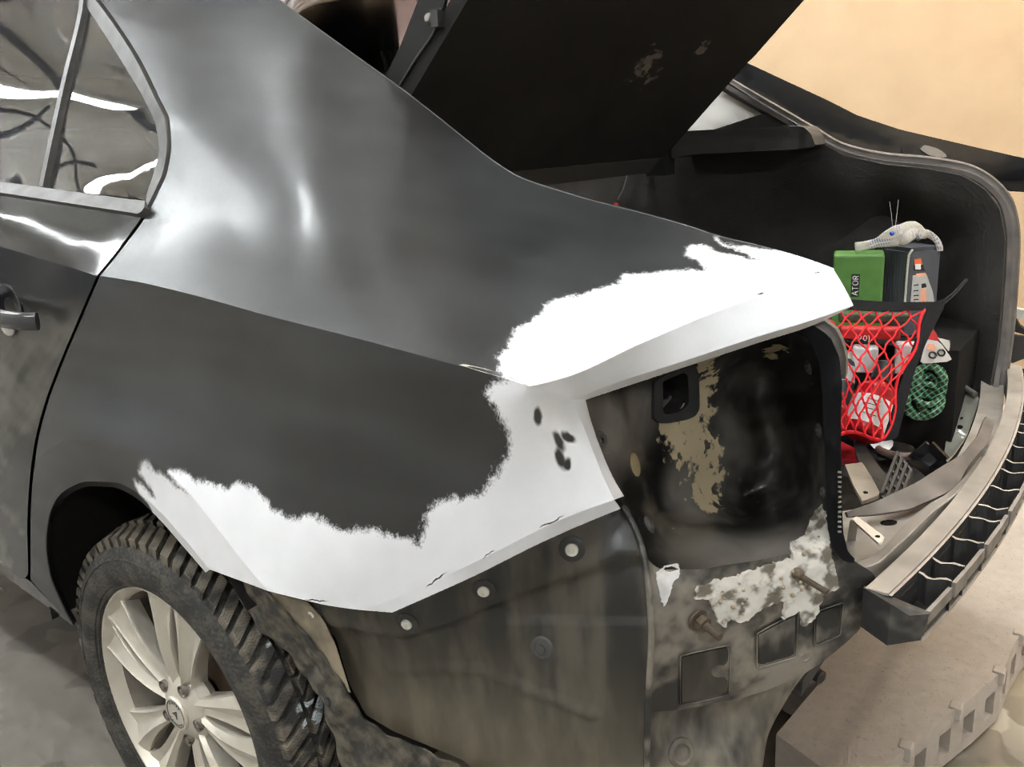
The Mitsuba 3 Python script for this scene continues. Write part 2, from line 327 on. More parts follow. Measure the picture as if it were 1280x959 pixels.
Tin = Curve([(1030, 341, 'Y', .40), (950, 318, 'Y', .41), (860, 292, 'Y', .41), (740, 259, 'Y', .41), (690, 244, 'Y', .405), (640, 224, 'Y', .40), (580, 184, 'Y', .385), (500, 120, 'Y', .365), (400, 48, 'Y', .34), (355, 15, 'Y', .33), (270, -50, 'Y', .36), (175, -140, 'Y', .41)])
railflange = Patch(np.vstack([Tr.d, Tin.d[::-1]]), (), 10)
quarter_patches = [quarter_top, quarter_side, flare, lip, lipunder, lampflange, lowflange, archlip, railflange]
AX_U = np.array([0.80, 0.60, 0.0]); AX_V = np.cross([-.45, .6, -.66], AX_U); AX_V = AX_V / np.linalg.norm(AX_V)   # a flat layout of the panel, as seen from its upper outside
def on_quarter(x, y, sheet=None):
    for s in ([sheet] if sheet else [quarter_top, lip, quarter_side, flare]):
        if sheet or s.poly.contains(sg.Point(x, y)): return s.on(x, y)[0]
    return quarter_side.on(x, y)[0]
def layout(P): return (float(np.dot(P, AX_U)), float(np.dot(P, AX_V)))
# ---- white primer sprayed over the sanded paint: its border, laid out flat on the panel
PRIMER = [(893, 296), (905, 304), (925, 312), (951, 327), (925, 322), (905, 317), (880, 309), (866, 306), (857, 310), (855, 319), (872, 327), (882, 334), (879, 340), (861, 338), (830, 340), (800, 341), (782, 342), (775, 346), (771, 356), (752, 360), (736, 364), (717, 370), (697, 374), (681, 381), (674, 393), (662, 405), (646, 411), (638, 428), (622, 448), (625, 458), (631, 470), (640, 475), (614, 479), (610, 489), (617, 503), (625, 518), (635, 538), (638, 553), (631, 577), (615, 600), (601, 618), (575, 625), (551, 626), (535, 642), (527, 662), (524, 682), (513, 674), (497, 668), (472, 667), (454, 662), (435, 662), (429, 667), (416, 661), (404, 650), (382, 645), (376, 650), (360, 647), (347, 640), (338, 634), (326, 622), (313, 609), (297, 603), (285, 611), (266, 609), (256, 604), (244, 600), (232, 592), (216, 587), (210, 590), (222, 604), (234, 617), (215, 602), (196, 588), (177, 578), (174, 589), (183, 600), (191, 614), (195, 622), (188, 618), (179, 607), (168, 602), (164, 617)]
POLY = [layout(on_quarter(*q)) for q in PRIMER]
AREA = np.mean(POLY, axis=0)
def far(q, k=1.25): q = np.array(q); return tuple(AREA + (q - AREA) * k)
_rim = [layout(P3(s)) for s in [(180, 655, 'Y', .0), (262, 712, 'Y', .0), (335, 739, 'Y', .004), (454, 763, 'Y', .018), (520, 765, 'Y', .03), (612, 705, 'Y', .055), (696, 662, 'Y', .095), (790, 640, 'Y', .16)]]
_tip = [layout(P3((1075, 390, 'Y', .345))), layout(P3((1046, 330, 'Y', .36)))]
POLY += [far(q) for q in _rim] + [(_tip[0][0] + .25, _tip[0][1] - .2), (_tip[1][0] + .25, _tip[1][1] + .1), (POLY[0][0] + .012, POLY[0][1] + .02)]
POLY = [(float(a), float(b)) for a, b in POLY]
BLOTS = [(673, 521, 5, 9, .3), (699, 552, 7, 11, -.5), (711, 547, 9, 6, .3), (700, 573, 6, 10, -.2), (709, 580, 6, 7, .4), (951, 367, 6, 1.6, -.3), (1023, 339, 4, 1.4, -.2), (690, 652, 16, .9, -.42), (545, 724, 15, .8, -.42), (610, 692, 9, .5, -.42), (395, 750, 16, .7, .2)]
def _blot(x, y, a, b, th):
    s = quarter_side if y > 500 else (lip if (x, y) == (1023, 339) else quarter_top)
    c, _ = s.on(x, y); k = 1 / s.rbf([[x / 100, y / 100]])[0] / FOC
    return tuple(float(q) for q in (*layout(c), a * k, b * k, th))
BL = [_blot(*b) for b in BLOTS]
UX, VX = [float(q) for q in AX_U], [float(q) for q in AX_V]
def fn_quarter(p, n, uv):
    u = p.x * UX[0] + p.y * UX[1] + p.z * UX[2]; v = p.x * VX[0] + p.y * VX[1] + p.z * VX[2]
    wob = (fbm(u * 70, v * 70, 0, 4) - .5) * .010 + (noise(u * 330, v * 330) - .5) * .003
    wob2 = (fbm(u * 70, v * 70, 31, 4) - .5) * .010 + (noise(u * 330, v * 330, 9) - .5) * .003
    gu, gv = u + wob, v + wob2
    d2, inside = mi.Float(9.0), mi.Bool(False)
    for (ax, ay), (bx, by) in zip(POLY, POLY[1:] + POLY[:1]):
        ex, ey = bx - ax, by - ay; l2 = max(ex * ex + ey * ey, 1e-12)
        t = dr.clip(((gu - ax) * ex + (gv - ay) * ey) / l2, 0, 1)
        d2 = dr.minimum(d2, dr.square(gu - ax - t * ex) + dr.square(gv - ay - t * ey))
        if abs(ey) > 1e-12:
            inside ^= ((ay > gv) != (by > gv)) & (gu < ex * (gv - ay) / ey + ax)
    d = dr.sqrt(d2) * dr.select(inside, 1, -1)
    m = smoothstep(-.0045, .0035, d + (noise(u * 900, v * 900) - .5) * .004)
    for (cu, cv, a, b, th) in BL:
        du, dv = u - cu + wob * .4, v - cv + wob2 * .4
        x, y = du * math.cos(th) + dv * math.sin(th), -du * math.sin(th) + dv * math.cos(th)
        m *= smoothstep(.6, 1.3, dr.sqrt(dr.square(x / a) + dr.square(y / b)))
    cl = fbm(p.x * 5.5, p.y * 5.5, p.z * 7, 3); st = fbm(p.x * 3, p.y * 20, p.z * 26, 2)
    dark = mix((0.008, 0.0085, 0.009), (0.024, 0.0255, 0.0265), smoothstep(.3, .75, cl * .7 + st * .3))
    white = mix((0.70, 0.71, 0.72), (0.77, 0.775, 0.785), fbm(u * 30, v * 30, 2, 2))
    return mix(dark, white, m)
principled('sanded_paint', proc(fn_quarter), 0.38, 0.5, clearcoat=.9, clearcoat_gloss=.9)
qm = [thick(q.mesh, .0012) for q in quarter_patches]
QP = obj('quarter_panel', cat([trimesh.graph.smooth_shade(m, angle=math.radians(30)) for m in qm]), 'sanded_paint', CAR, 22, label='sanded dark grey rear quarter panel with white primer')
# bare seam where the crease meets the lamp corner
seam = np.array([quarter_top.on(x, y, .0008)[0] for x, y in [(574, 457), (600, 465), (630, 474), (661, 483), (640, 473), (605, 461), (580, 456)]])
obj('filler_streak', trimesh.Trimesh(np.vstack([seam, seam.mean(0)]), [[i, (i + 1) % 7, 7] for i in range(7)]), principled('filler', (.42, .40, .34), .7), QP, label='beige filler streak along the crease')

# ---- rear door
def shut(c, dx=-4): d = c.d.copy(); d[:, 0] += dx; return d
Kd = Curve([(121, 345, 'Y', .012), (80, 332, 'Y', .014), (40, 320, 'Y', .012), (0, 308, 'Y', .01), (-160, 262, 'Y', .0)])
Sd = Curve([(121, 345, 'Y', .012), (96, 403, 'Y', .012), (72, 460, 'Y', .015), (54, 510, 'Y', .014), (43, 555, 'Y', .012), (36, 612, 'Y', .012), (34, 660, 'Y', .014), (35, 716, 'Y', .02), (30, 724, 'Y', .021), (0, 700, 'Y', .03), (-160, 580, 'Y', .04)])
De = Curve([(-160, 580, 'Y', .04), (-160, 420, 'Y', .0), (-160, 262, 'Y', .0)])
door_low = Patch(join(rev(Kd), Sd, De), [(10, 500, 'Y', .004), (-80, 480, 'Y', .0), (10, 620, 'Y', .012)], 12)
Bd = Curve([(178, 270, 'Y', .062), (90, 256, 'Y', .065), (0, 243, 'Y', .07), (-160, 218, 'Y', .07)])
Se = Curve([(178, 270, 'Y', .062), (150, 309, 'Y', .038), (121, 345, 'Y', .012)])
De2 = Curve([(-160, 262, 'Y', .0), (-160, 240, 'Y', .045), (-160, 218, 'Y', .07)])
door_top = Patch(join(rev(Bd), Se, Kd, De2), [(60, 290, 'Y', .045), (110, 300, 'Y', .045), (0, 276, 'Y', .048)], 8)
def fn_door(p, n, uv):
    a = fbm(p.x * 5, p.y * 5, p.z * 6, 4); s = fbm(p.x * 9 + p.z * 3, p.z * 60 - p.x * 40, 0, 3)
    dust = smoothstep(.38, .62, a + .12 * (s - .5)) * smoothstep(1.03, 0.9, p.z)
    return mix((0.008, 0.008, 0.008), (0.13, 0.125, 0.105), dust * .75)
def fn_door_r(p, n, uv):
    a = fbm(p.x * 5, p.y * 5, p.z * 6, 4)
    return .12 + .4 * smoothstep(.38, .62, a) * smoothstep(1.03, 0.9, p.z)
principled('door_paint', proc(fn_door), 0.2, 0.5)
scene['door_paint']['bsdf']['roughness'] = proc(fn_door_r)
DOOR = obj('rear_door', cat([thick(door_low.mesh, .0012), thick(door_top.mesh, .0012)]), 'door_paint', CAR, 30, label='dusty glossy black rear door')
principled('gap_black', (0.004, 0.004, 0.004), 0.9, 0.0)
gap = Patch(join(Curve([(195, 248, 'Y', .09), (160, 300, 'Y', .065), (130, 345, 'Y', .035), (104, 403, 'Y', .035), (80, 460, 'Y', .035), (62, 510, 'Y', .035), (50, 560, 'Y', .035), (44, 620, 'Y', .035), (42, 735, 'Y', .04)]), Curve([(42, 735, 'Y', .04), (22, 720, 'Y', .04), (28, 620, 'Y', .035), (48, 500, 'Y', .035), (90, 400, 'Y', .035), (116, 345, 'Y', .035), (150, 297, 'Y', .07), (185, 250, 'Y', .09), (195, 248, 'Y', .09)])), (), 14)
obj('door_jamb', thick(gap.mesh, .001), 'gap_black', CAR)
# window frame trim, divider and panes
def fn_trim(p, n, uv): return mix((0.045, 0.043, 0.04), (0.10, 0.097, 0.092), fbm(p.x * 40, p.y * 40, p.z * 40, 3))
principled('trim_grey', proc(fn_trim), 0.48, 0.4, 0.2)
Wo = Curve([(22, -120, 'Y', .31), (74, -58, 'Y', .27), (121, 0, 'Y', .23), (146, 34, 'Y', .203), (173, 77, 'Y', .172), (196, 124, 'Y', .142), (208, 151, 'Y', .126), (211, 181, 'Y', .112), (206, 215, 'Y', .095), (195, 241, 'Y', .079), (184, 263, 'Y', .066)], 6)
Wi = Curve([(184, 254, 'Y', .074), (185, 247, 'Y', .081), (194, 218, 'Y', .099), (201, 188, 'Y', .115), (197, 158, 'Y', .130), (184, 128, 'Y', .146), (160, 87, 'Y', .174), (133, 44, 'Y', .205), (103, 0, 'Y', .24), (56, -58, 'Y', .28), (8, -120, 'Y', .32)], 6)
frame_patch = Patch(np.vstack([Wo.d, Wi.d]), (), 6)
def relief_strip(mesh, t, lift=.0025): return thick(trimesh.Trimesh(mesh.vertices + mesh.vertex_normals * lift, mesh.faces, process=False), t)
trimk = obj('window_trim', relief_strip(frame_patch.mesh, .012), 'trim_grey', DOOR, 30, label='dull grey window frame trim')
belt = Patch(join(Curve([(184, 254, 'Y', .074), (64, 238, 'Y', .085), (0, 229, 'Y', .09), (-160, 205, 'Y', .09)]), Curve([(-160, 205, 'Y', .09), (-160, 218, 'Y', .07)]), Curve([(-160, 218, 'Y', .07), (0, 243, 'Y', .068), (90, 257, 'Y', .063), (177, 270, 'Y', .058), (184, 262, 'Y', .06), (184, 254, 'Y', .074)], smooth=False)), (), 8)
obj('belt_strip', relief_strip(belt.mesh, .01, .004), 'trim_grey', DOOR, 30, label='dull grey belt strip under the window')
rb_ = RBFInterpolator(Wi.d[:, :2] / 100, Wi.d[:, 2], kernel='thin_plate_spline', smoothing=1e-6)
glassin = Curve([(184, 250, 'Y', .08), (64, 236, 'Y', .1), (0, 227, 'Y', .105), (-160, 203, 'Y', .105), (-160, -120, 'Y', .33), (8, -120, 'Y', .325)], smooth=False)
gd = np.vstack([Wi.d[:-1], glassin.d[::-1][:-1]])
glass_all = Patch(gd, [(150, 150, 'Y', .139), (60, 120, 'Y', .162), (-60, 80, 'Y', .195)], 14)
scene['window_glass'] = {'type': 'thindielectric', 'int_ior': 2.4}
div = [(92, -20), (104, -20), (113, 14), (64, 236), (50, 233), (101, 10)]
dl = [glass_all.on(x, y, .004)[0] for x, y in [(96, -60), (107, 10), (90, 85), (72, 165), (57, 236)]]
obj('window_divider', sweep(resample(dl, .01), [(-.0075, -.006), (.0075, -.006), (.0065, .004), (-.0065, .004)], up=glass_all.on(90, 85)[1]), 'trim_grey', DOOR, label='dull grey upright between the two panes')
def split(mesh, side):
    c = mesh.triangles_center; px = np.array([pix(q) for q in c]); xd = np.interp(px[:, 1], [-160, 10, 236], [100, 107, 57])
    m = trimesh.Trimesh(mesh.vertices, mesh.faces[(px[:, 0] > xd) == side], process=False); m.remove_unreferenced_vertices(); return m
obj('quarter_glass', split(glass_all.mesh, True), 'window_glass', DOOR, True, label='small triangular rear pane')
obj('window_pane', split(glass_all.mesh, False), 'window_glass', DOOR, True, label='large sliding pane')
# door handle over its cup
hc, hn = door_low.on(10, 395)
principled('dusty_gloss', (0.03, 0.03, 0.03), 0.16, 0.6)
Hm = frame(hn, (door_low.on(40, 400)[0] - door_low.on(-40, 382)[0]))
cup = trimesh.creation.icosphere(3); cup.apply_scale((.036, .030, .010))
cp, _ = door_low.on(12, 383)
ringp = [cp + Hm[:3, 0] * .042 * math.cos(a) + Hm[:3, 1] * .036 * math.sin(a) + hn * .0008 for a in np.linspace(0, 2 * math.pi, 40)[:-1]]
disc = [(0.0001, -.002), (.02, .0003), (.034, .0012), (.040, .0022), (.043, .001), (.043, 0)]
cupm = lathe(disc, 36); cupm.apply_scale((1.0, .82, 1)); cupm.apply_transform(Hm); cupm.apply_translation(cp)
obj('handle_cup', cupm, 'black_gloss', DOOR, 30, label='round black recess behind the handle')
path = [door_low.on(x, y, o)[0] for x, y, o in [(-150, 350, .03), (-60, 372, .034), (10, 388, .036), (40, 394, .034), (54, 397, .028), (61, 399, .016)]]
sec = [(math.copysign(abs(math.cos(a)) ** .85, math.cos(a)) * .008, math.copysign(abs(math.sin(a)) ** .85, math.sin(a)) * .0135) for a in np.linspace(0, 2 * math.pi, 17)[:-1]]
obj('handle', sweep(resample(path, .006), sec, up=Hm[:3, 1]), 'dusty_gloss', DOOR, 40, label='glossy black pull handle')
kc, kn = door_low.on(14, 408, .004)
ks = trimesh.creation.icosphere(3); ks.apply_scale((.018, .015, .008)); ks.apply_transform(frame(kn)); ks.apply_translation(kc)
obj('lock_cover', ks, 'chrome', DOOR, True, label='shiny lock cover under the handle')
# sill under the door
sill = Patch(join(Curve([(-160, 583, 'Y', .035), (0, 704, 'Y', .028), (38, 727, 'Y', .022), (62, 752, 'Y', .024), (94, 784, 'Y', .03), (-160, 600, 'Y', .07), (-160, 583, 'Y', .035)], smooth=False)), (), 10)
obj('sill', thick(sill.mesh, .0012), 'door_paint', CAR, 30)
# ---- body under the bumper: lower side panel, arch edge
def dusty(name, dark, dust, lo=.4, hi=.65, sx=8, sz=3, rough=.5, zfade=None, amount=1.0):
    def fn(p, n, uv):
        a = fbm(p.x * sx + p.y * sx * .7, p.y * sx * .5, p.z * sz, 4); b = fbm(p.x * 70, p.y * 70, p.z * 25, 3)
        m = smoothstep(lo, hi, a * .75 + b * .25)
        if zfade: m = dr.clip(m * .5 + .8 * smoothstep(zfade[1], zfade[0], p.z + .1 * (a - .5)), 0, 1)
        return mix(dark, dust, m * amount)
    def fr(p, n, uv):
        a = fbm(p.x * sx + p.y * sx * .7, p.y * sx * .5, p.z * sz, 4)
        return rough * (.45 + .75 * smoothstep(lo - .1, hi, a))
    return principled(name, proc(fn), proc(fr), .5)
dusty('dirty_side', (0.010, 0.010, 0.009), (0.135, 0.113, 0.079), .38, .74, 30, 3.0, .6, (.40, .68), .8)
dusty('dirty_liner', (0.022, 0.021, 0.018), (0.105, 0.09, 0.066), .38, .72, 55, 50, .8)
dusty('tan_dirt', (0.10, 0.085, 0.06), (0.28, 0.235, 0.165), .3, .6, 20, 18, .8)
side_pts = [(340, 738, 'Y', .05), (410, 752, 'Y', .055), (490, 758, 'Y', .065), (540, 735, 'Y', .075), (591, 713, 'Y', .09), (682, 668, 'Y', .13), (772, 630, 'Y', .18), (780, 640, 'Y', .185), (792, 658, 'Y', .18), (804, 692, 'Y', .165), (811, 740, 'Y', .15), (813, 800, 'Y', .14), (809, 880, 'Y', .135), (806, 1000, 'Y', .13), (640, 1010, 'Y', .11), (570, 957, 'Y', .10), (485, 922, 'Y', .09), (450, 901, 'Y', .085), (429, 862, 'Y', .08), (412, 805, 'Y', .07), (385, 775, 'Y', .06), (360, 755, 'Y', .055)]
def side_relief(px, V_):
    x, y = px[:, 0], px[:, 1]
    line = np.interp(x, [380, 410, 500, 560, 640, 700, 780], [775, 788, 803, 785, 752, 730, 700])   # the pressed edge under the row of clips
    return -.012 / (1 + np.exp(-np.clip((y - line) / 2.2, -30, 30))) + .006 * np.exp(-((y - np.interp(x, [500, 600, 690, 740], [842, 846, 880, 900])) / 5) ** 2) * (x > 480) * (x < 740) + .004 / (1 + np.exp(-np.clip((x - 603 - (y - 840) * .05) / 2, -30, 30))) * (y > 780)
side_panel = poly_patch(side_pts, [(600, 860, 'Y', .105), (700, 760, 'Y', .135), (740, 880, 'Y', .125), (500, 850, 'Y', .085)], 7, relief=side_relief)
SIDE = obj('side_panel', thick(side_panel.mesh, .0012), 'dirty_side', CAR, 40, label='dirty black bare metal side panel below the primer')
principled('clip_white', (0.62, 0.60, 0.52), 0.45)
for x, y, r in [(392, 766, .0065), (510, 778, .0068), (605, 737, .0068), (715, 686, .0072)]:
    c, n_ = side_panel.on(x, y, .001); Mx = frame(n_)
    obj('washer', put(lathe([(.0001, .002), (r * 1.15, .002), (r * 1.7, .0012), (r * 2.0, 0), (r * 2.0, -.004)], 28), Mx, c), 'black_plastic', SIDE, 30)
    head = obj('clip', put(lathe([(.0001, .0052), (r * .22, .0052), (r * .26, .0042), (r * .34, .0042), (r * .4, .0056), (r * .9, .005), (r, .004), (r, .0)], 24), Mx, c), 'clip_white', SIDE, 30, label='white plastic clip')
c, n_ = side_panel.on(674, 814, -.010)
obj('grommet', put(lathe([(.0001, .007), (.0045, .007), (.005, .004), (.008, .0035), (.0085, .0045), (.0125, .004), (.0145, .002), (.0148, -.003)], 32), frame(n_), c), 'dark_plastic', SIDE, 30, label='grey rubber plug')
# arch liner edge
liner = poly_patch([(293, 722, 'Y', .045), (301, 748, 'Y', .05), (313, 770, 'Y', .055), (326, 792, 'Y', .06), (348, 803, 'Y', .062), (363, 817, 'Y', .065), (379, 842, 'Y', .07), (391, 858, 'Y', .072), (403, 873, 'Y', .07), (405, 897, 'Y', .072), (419, 929, 'Y', .075), (440, 1005, 'Y', .08), (640, 1010, 'Y', .10), (570, 957, 'Y', .095), (485, 920, 'Y', .085), (452, 899, 'Y', .08), (431, 860, 'Y', .065), (397, 811, 'Y', .052), (360, 770, 'Y', .042), (329, 736, 'Y', .032)], [(350, 785, 'Y', .05), (420, 880, 'Y', .062)], 7,
                  relief=lambda px, V_: .003 * np.sin(px[:, 1] / 9.0) * np.cos(px[:, 0] / 7))
LINER = obj('arch_liner', thick(liner.mesh, .003), 'dirty_liner', CAR, 40, label='dirty black wheel arch liner edge')
tan = poly_patch([(329, 738, 'Y', .035), (383, 752, 'Y', .05), (404, 776, 'Y', .056), (419, 807, 'Y', .062), (438, 867, 'Y', .07), (431, 861, 'Y', .067), (397, 811, 'Y', .055), (360, 770, 'Y', .045)], (), 6)
obj('arch_flange', thick(tan.mesh, .0015), 'tan_dirt', CAR, 40, label='tan dirt covered arch flange')
lh, ln = liner.on(411, 877, .002)
obj('screw', put(lathe([(.0001, .003), (.004, .003), (.006, .0015), (.006, -.002)], 16), frame(ln), lh), 'black_satin', LINER)
# the inside of the wheel arch
a_ = np.radians(np.linspace(38, 180, 60)); rows = []
prof = [(.365, .030), (.372, .08), (.378, .22), (.372, .30), (.34, .345), (.20, .36), (.02, .36)]
Vv = np.array([[(r * math.cos(t) * 1.0, yy, .384 + r * math.sin(t)) for r, yy in prof] for t in a_]).reshape(-1, 3); m_ = len(prof)
Ff = [[i * m_ + k, i * m_ + k + 1, (i + 1) * m_ + k + 1, (i + 1) * m_ + k] for i in range(len(a_) - 1) for k in range(m_ - 1)]
principled('felt_black', (0.013, 0.012, 0.011), 0.95, 0.1)
lo_ = Curve([(293, 722, 'Y', .045), (301, 748, 'Y', .05), (313, 770, 'Y', .055), (326, 792, 'Y', .06), (348, 803, 'Y', .062), (363, 817, 'Y', .065), (379, 842, 'Y', .07), (391, 858, 'Y', .072), (403, 873, 'Y', .07), (405, 897, 'Y', .072), (419, 929, 'Y', .075), (440, 1005, 'Y', .08)])
le = EYE + (FWD + np.outer((lo_.d[:, 0] - 640) / FOC, RIGHT) + np.outer((479.5 - lo_.d[:, 1]) / FOC, UP)) / lo_.d[:, 2:]
nl = len(le); obj('liner_wall', meshkit.arrays((np.vstack([le, le + [.03, .12, .0], le + [.03, .27, .0]]), [[k * nl + i, k * nl + i + 1, (k + 1) * nl + i + 1, (k + 1) * nl + i] for k in (0, 1) for i in range(nl - 1)]))[:2], 'felt_black', CAR)
obj('wheel_housing', meshkit.arrays((Vv, Ff))[:2], 'felt_black', CAR, True, label='black felt lined wheel housing')

# ---- rear left wheel
WC = np.array([0.0, 0.0, 0.316])
WM = np.array([[-1, 0, 0, 0], [0, 0, 1, 0], [0, 1, 0, .316], [0, 0, 0, 1.0]])     # z of the lathe becomes y
def wp(r, a, y): return np.array([r * math.cos(a), y, .316 + r * math.sin(a)])
def fn_tyre(p, n, uv):
    r = dr.sqrt(dr.square(p.x) + dr.square(p.z - .316)); a = dr.atan2(p.z - .316, p.x)
    d = fbm(p.x * 30, p.y * 30, p.z * 30, 4); k = fbm(a * 7, r * 60, p.y * 40, 3)
    base = mix((0.014, 0.0135, 0.0125), (0.062, 0.055, 0.044), smoothstep(.34, .78, d * .5 + k * .2 + .3 * noise(p.x * 260, p.y * 260, p.z * 260)))
    return base
principled('tyre_rubber', proc(fn_tyre), 0.75, 0.35)
def fn_tread(p, n, uv):
    a = dr.atan2(p.z - .316, p.x); d = fbm(p.x * 40, p.y * 40, p.z * 40, 4)
    base = mix((0.020, 0.0185, 0.0165), (0.13, 0.112, 0.085), smoothstep(.34, .7, d))
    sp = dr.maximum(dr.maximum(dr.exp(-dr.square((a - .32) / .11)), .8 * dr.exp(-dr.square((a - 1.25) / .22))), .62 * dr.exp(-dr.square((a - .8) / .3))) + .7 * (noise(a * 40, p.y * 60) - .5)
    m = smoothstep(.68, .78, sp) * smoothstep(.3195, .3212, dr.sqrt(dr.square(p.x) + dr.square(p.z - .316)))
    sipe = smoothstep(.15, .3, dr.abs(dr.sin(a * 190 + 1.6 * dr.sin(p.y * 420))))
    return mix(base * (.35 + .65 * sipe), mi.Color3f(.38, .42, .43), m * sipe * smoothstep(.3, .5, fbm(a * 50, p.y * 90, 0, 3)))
principled('tread_rubber', proc(fn_tread), 0.75, 0.35)
WH = CAR + '__wheel'
tprof = [(.218, .060), (.221, .053), (.229, .046), (.2295, .0435), (.236, .0425), (.2365, .0405), (.248, .037), (.262, .0355), (.276, .0375), (.277, .0362), (.288, .0400), (.2945, .045), (.2975, .050), (.306, .0605), (.3105, .08), (.313, .145), (.3105, .21), (.303, .235), (.285, .252), (.25, .258), (.222, .24), (.218, .22)]
tm = lathe(tprof, 128); tm.apply_transform(WM)
obj('wheel', tm, 'tyre_rubber', CAR, 35, label='dirty studded winter tyre on silver alloy rim')
NT = 64
def tread_block(rings, y0, y1, r0, r1, slant, wa, ch=.0012, yin=None):
    """One block of tread between two widths across the tyre, its sides slightly drawn in."""
    P = []
    for rr, s in ((r0, 1.0), (r1 - ch, .97), (r1, .86)):
        for (yy, sg_) in ((y0, -1), (y0, 1), (y1, 1), (y1, -1)):
            dy = 0 if s > .95 else (.0015 if yy == y0 else -.0015)
            rad = rr - (0.010 if yy == y0 and yin else 0)
            a = slant * (yy - y0) + sg_ * wa * s / 2
            P.append((rad, a, yy + dy))
    return P
def block_mesh(P, a0):
    Vb = np.array([wp(r, a + a0, y) for r, a, y in P])
    h = m3.Manifold.hull_points(Vb).to_mesh()
    return trimesh.Trimesh(h.vert_properties[:, :3], h.tri_verts)
pitch = 2 * math.pi / NT
rows = [(.0465, .083, .298, .3225, 2.2, pitch * .66, True), (.089, .128, .308, .3255, 3.2, pitch * .64, False), (.134, .168, .308, .3255, -3.0, pitch * .64, False), (.175, .225, .304, .3225, -2.2, pitch * .66, False)]
for j, (y0, y1, r0, r1, sl, wa, yin) in enumerate(rows):
    P = tread_block(0, y0, y1, r0, r1, sl, wa, yin=yin)
    base = block_mesh(P, 0.0); base.apply_translation(-WC)
    ent = mikit.ply(base, 'tread_rubber')
    for i in range(NT):
        k = key_for('tread_block', WH)
        scene[k] = {**ent, 'to_world': T().translate(WC.tolist()).rotate([0, 1, 0], -math.degrees((i + .5 * (j % 2)) * pitch + rng.normal(0, .003)))}
principled('alloy', proc(lambda p, n, uv: mix((.50, .455, .375), (.64, .60, .52), fbm(p.x * 24, p.y * 24, p.z * 24, 3))), 0.36, 0.5, 0.55)
principled('alloy_dark', (.16, .14, .115), 0.55, 0.5, 0.4)
rimp = [(.2262, .0555), (.2262, .0485), (.2245, .0465), (.2225, .0475), (.2195, .0530), (.2145, .0590), (.2095, .070)]
rm = lathe(rimp, 128); rm.apply_transform(WM)
bar_ = lathe([(.2095, .070), (.2085, .075), (.200, .11), (.196, .16), (.204, .22), (.218, .235), (.2262, .236)], 96); bar_.apply_transform(WM); obj('rim_barrel', bar_, 'alloy_dark', WH, 30)
RIM = obj('rim', thick(rm, .003) if False else rm, 'alloy', WH, 30, label='silver alloy rim')
def spoke(a0, twist, wr):
    """A blade from the hub to the rim with a raised ridge along one side."""
    rs = np.r_[np.linspace(.030, .19, 15), .200, .210, .2190]; Vs, Fs = [], []
    for r in rs:
        t = (r - .03) / .185
        w = (.0115 + .0035 * t + wr * t ** 2.2) if r > .05 else .0125
        y = .0655 - .010 * math.sin(math.pi * min(1, t * 1.02)) - .010 * t ** 3
        c = a0 + twist * t ** 1.5
        rid = .30 * w
        for off, dy in ((-w, .010), (-w * .93, .0035), (-w * .35, .0085), (rid, .0005), (rid + .003, -.0030), (w * .96, .004), (w, .010), (w * .75, .036), (-w * .75, .036)):
            Vs.append(wp(math.hypot(r, off), c + math.atan2(off, r), y + dy))
    n, m = len(rs), 9
    for i in range(n - 1):
        for k in range(m):
            l = (k + 1) % m; Fs += [[i * m + k, i * m + l, (i + 1) * m + l], [i * m + k, (i + 1) * m + l, (i + 1) * m + k]]
    Fs += [[0, k + 1, k] for k in range(1, m - 1)] + [[(n - 1) * m, (n - 1) * m + k, (n - 1) * m + k + 1] for k in range(1, m - 1)]
    mm = trimesh.Trimesh(Vs, Fs, process=False); mm.fix_normals(); return mm
for k in range(10):
    obj('spoke', spoke(math.radians(66 + 36 * k - (5 if k % 2 else -1)), math.radians(-6 if k % 2 else 3), .024 if k % 2 else .030), 'alloy', WH, 28)
hub = lathe([(.030, .052), (.040, .0545), (.050, .060), (.060, .067), (.064, .085), (.05, .1), (.02, .1)], 48); hub.apply_transform(WM)
obj('hub', hub, 'alloy', WH, 30)
for k in range(5):
    a = math.radians(66 + 72 * k)
    c = wp(.0515, a, .058); 
    wl = lathe([(.0001, .001), (.0085, .001), (.0100, -.0015), (.0104, .006)], 20); wl.apply_transform(frame((0, -1, 0))); wl.apply_translation(c + [0, .001, 0])
    obj('bolt_well', wl, 'alloy_dark', WH)
    bl = trimesh.creation.cylinder(.0058, .006, sections=6); bl.apply_transform(frame((0, -1, 0))); bl.apply_translation(c + [0, -.002, 0])
    obj('wheel_bolt', bl, 'alloy_dark', WH)
capm = lathe([(.0001, .0475), (.018, .0475), (.0245, .0480), (.0255, .0470), (.0285, .0472), (.0305, .050), (.031, .058)], 48); capm.apply_transform(WM)
obj('centre_cap', capm, 'alloy', WH, 25, label='centre cap with a worn emblem')
rg = lathe([(.0238, .0474), (.0245, .0466), (.0252, .0474)], 48); rg.apply_transform(WM); obj('emblem_ring', rg, 'black_satin', WH)
for txt, hgt, pos in (('A', .013, 0.0),):
    tmesh = meshkit.text_mesh(txt, hgt)
    tmesh = trimesh.Trimesh(*meshkit.arrays(tmesh)[:2]) if not isinstance(tmesh, trimesh.Trimesh) else tmesh
    tmesh.apply_translation(-tmesh.bounds.mean(0)); tmesh.apply_scale((1.3, 1, .0008 / max(1e-6, np.ptp(tmesh.bounds[:, 2])) if np.ptp(tmesh.bounds[:, 2]) > 0 else 1))
    MM = np.eye(4); th = math.radians(-35); ex = np.array([math.cos(th), 0, math.sin(th)]); ez = np.array([0, -1, 0]); MM[:3, 0], MM[:3, 1], MM[:3, 2] = ex, np.cross(ez, ex), ez
    tmesh.apply_transform(MM); tmesh.apply_translation((0, .0470, .316)); obj('emblem', tmesh, 'black_satin', WH)
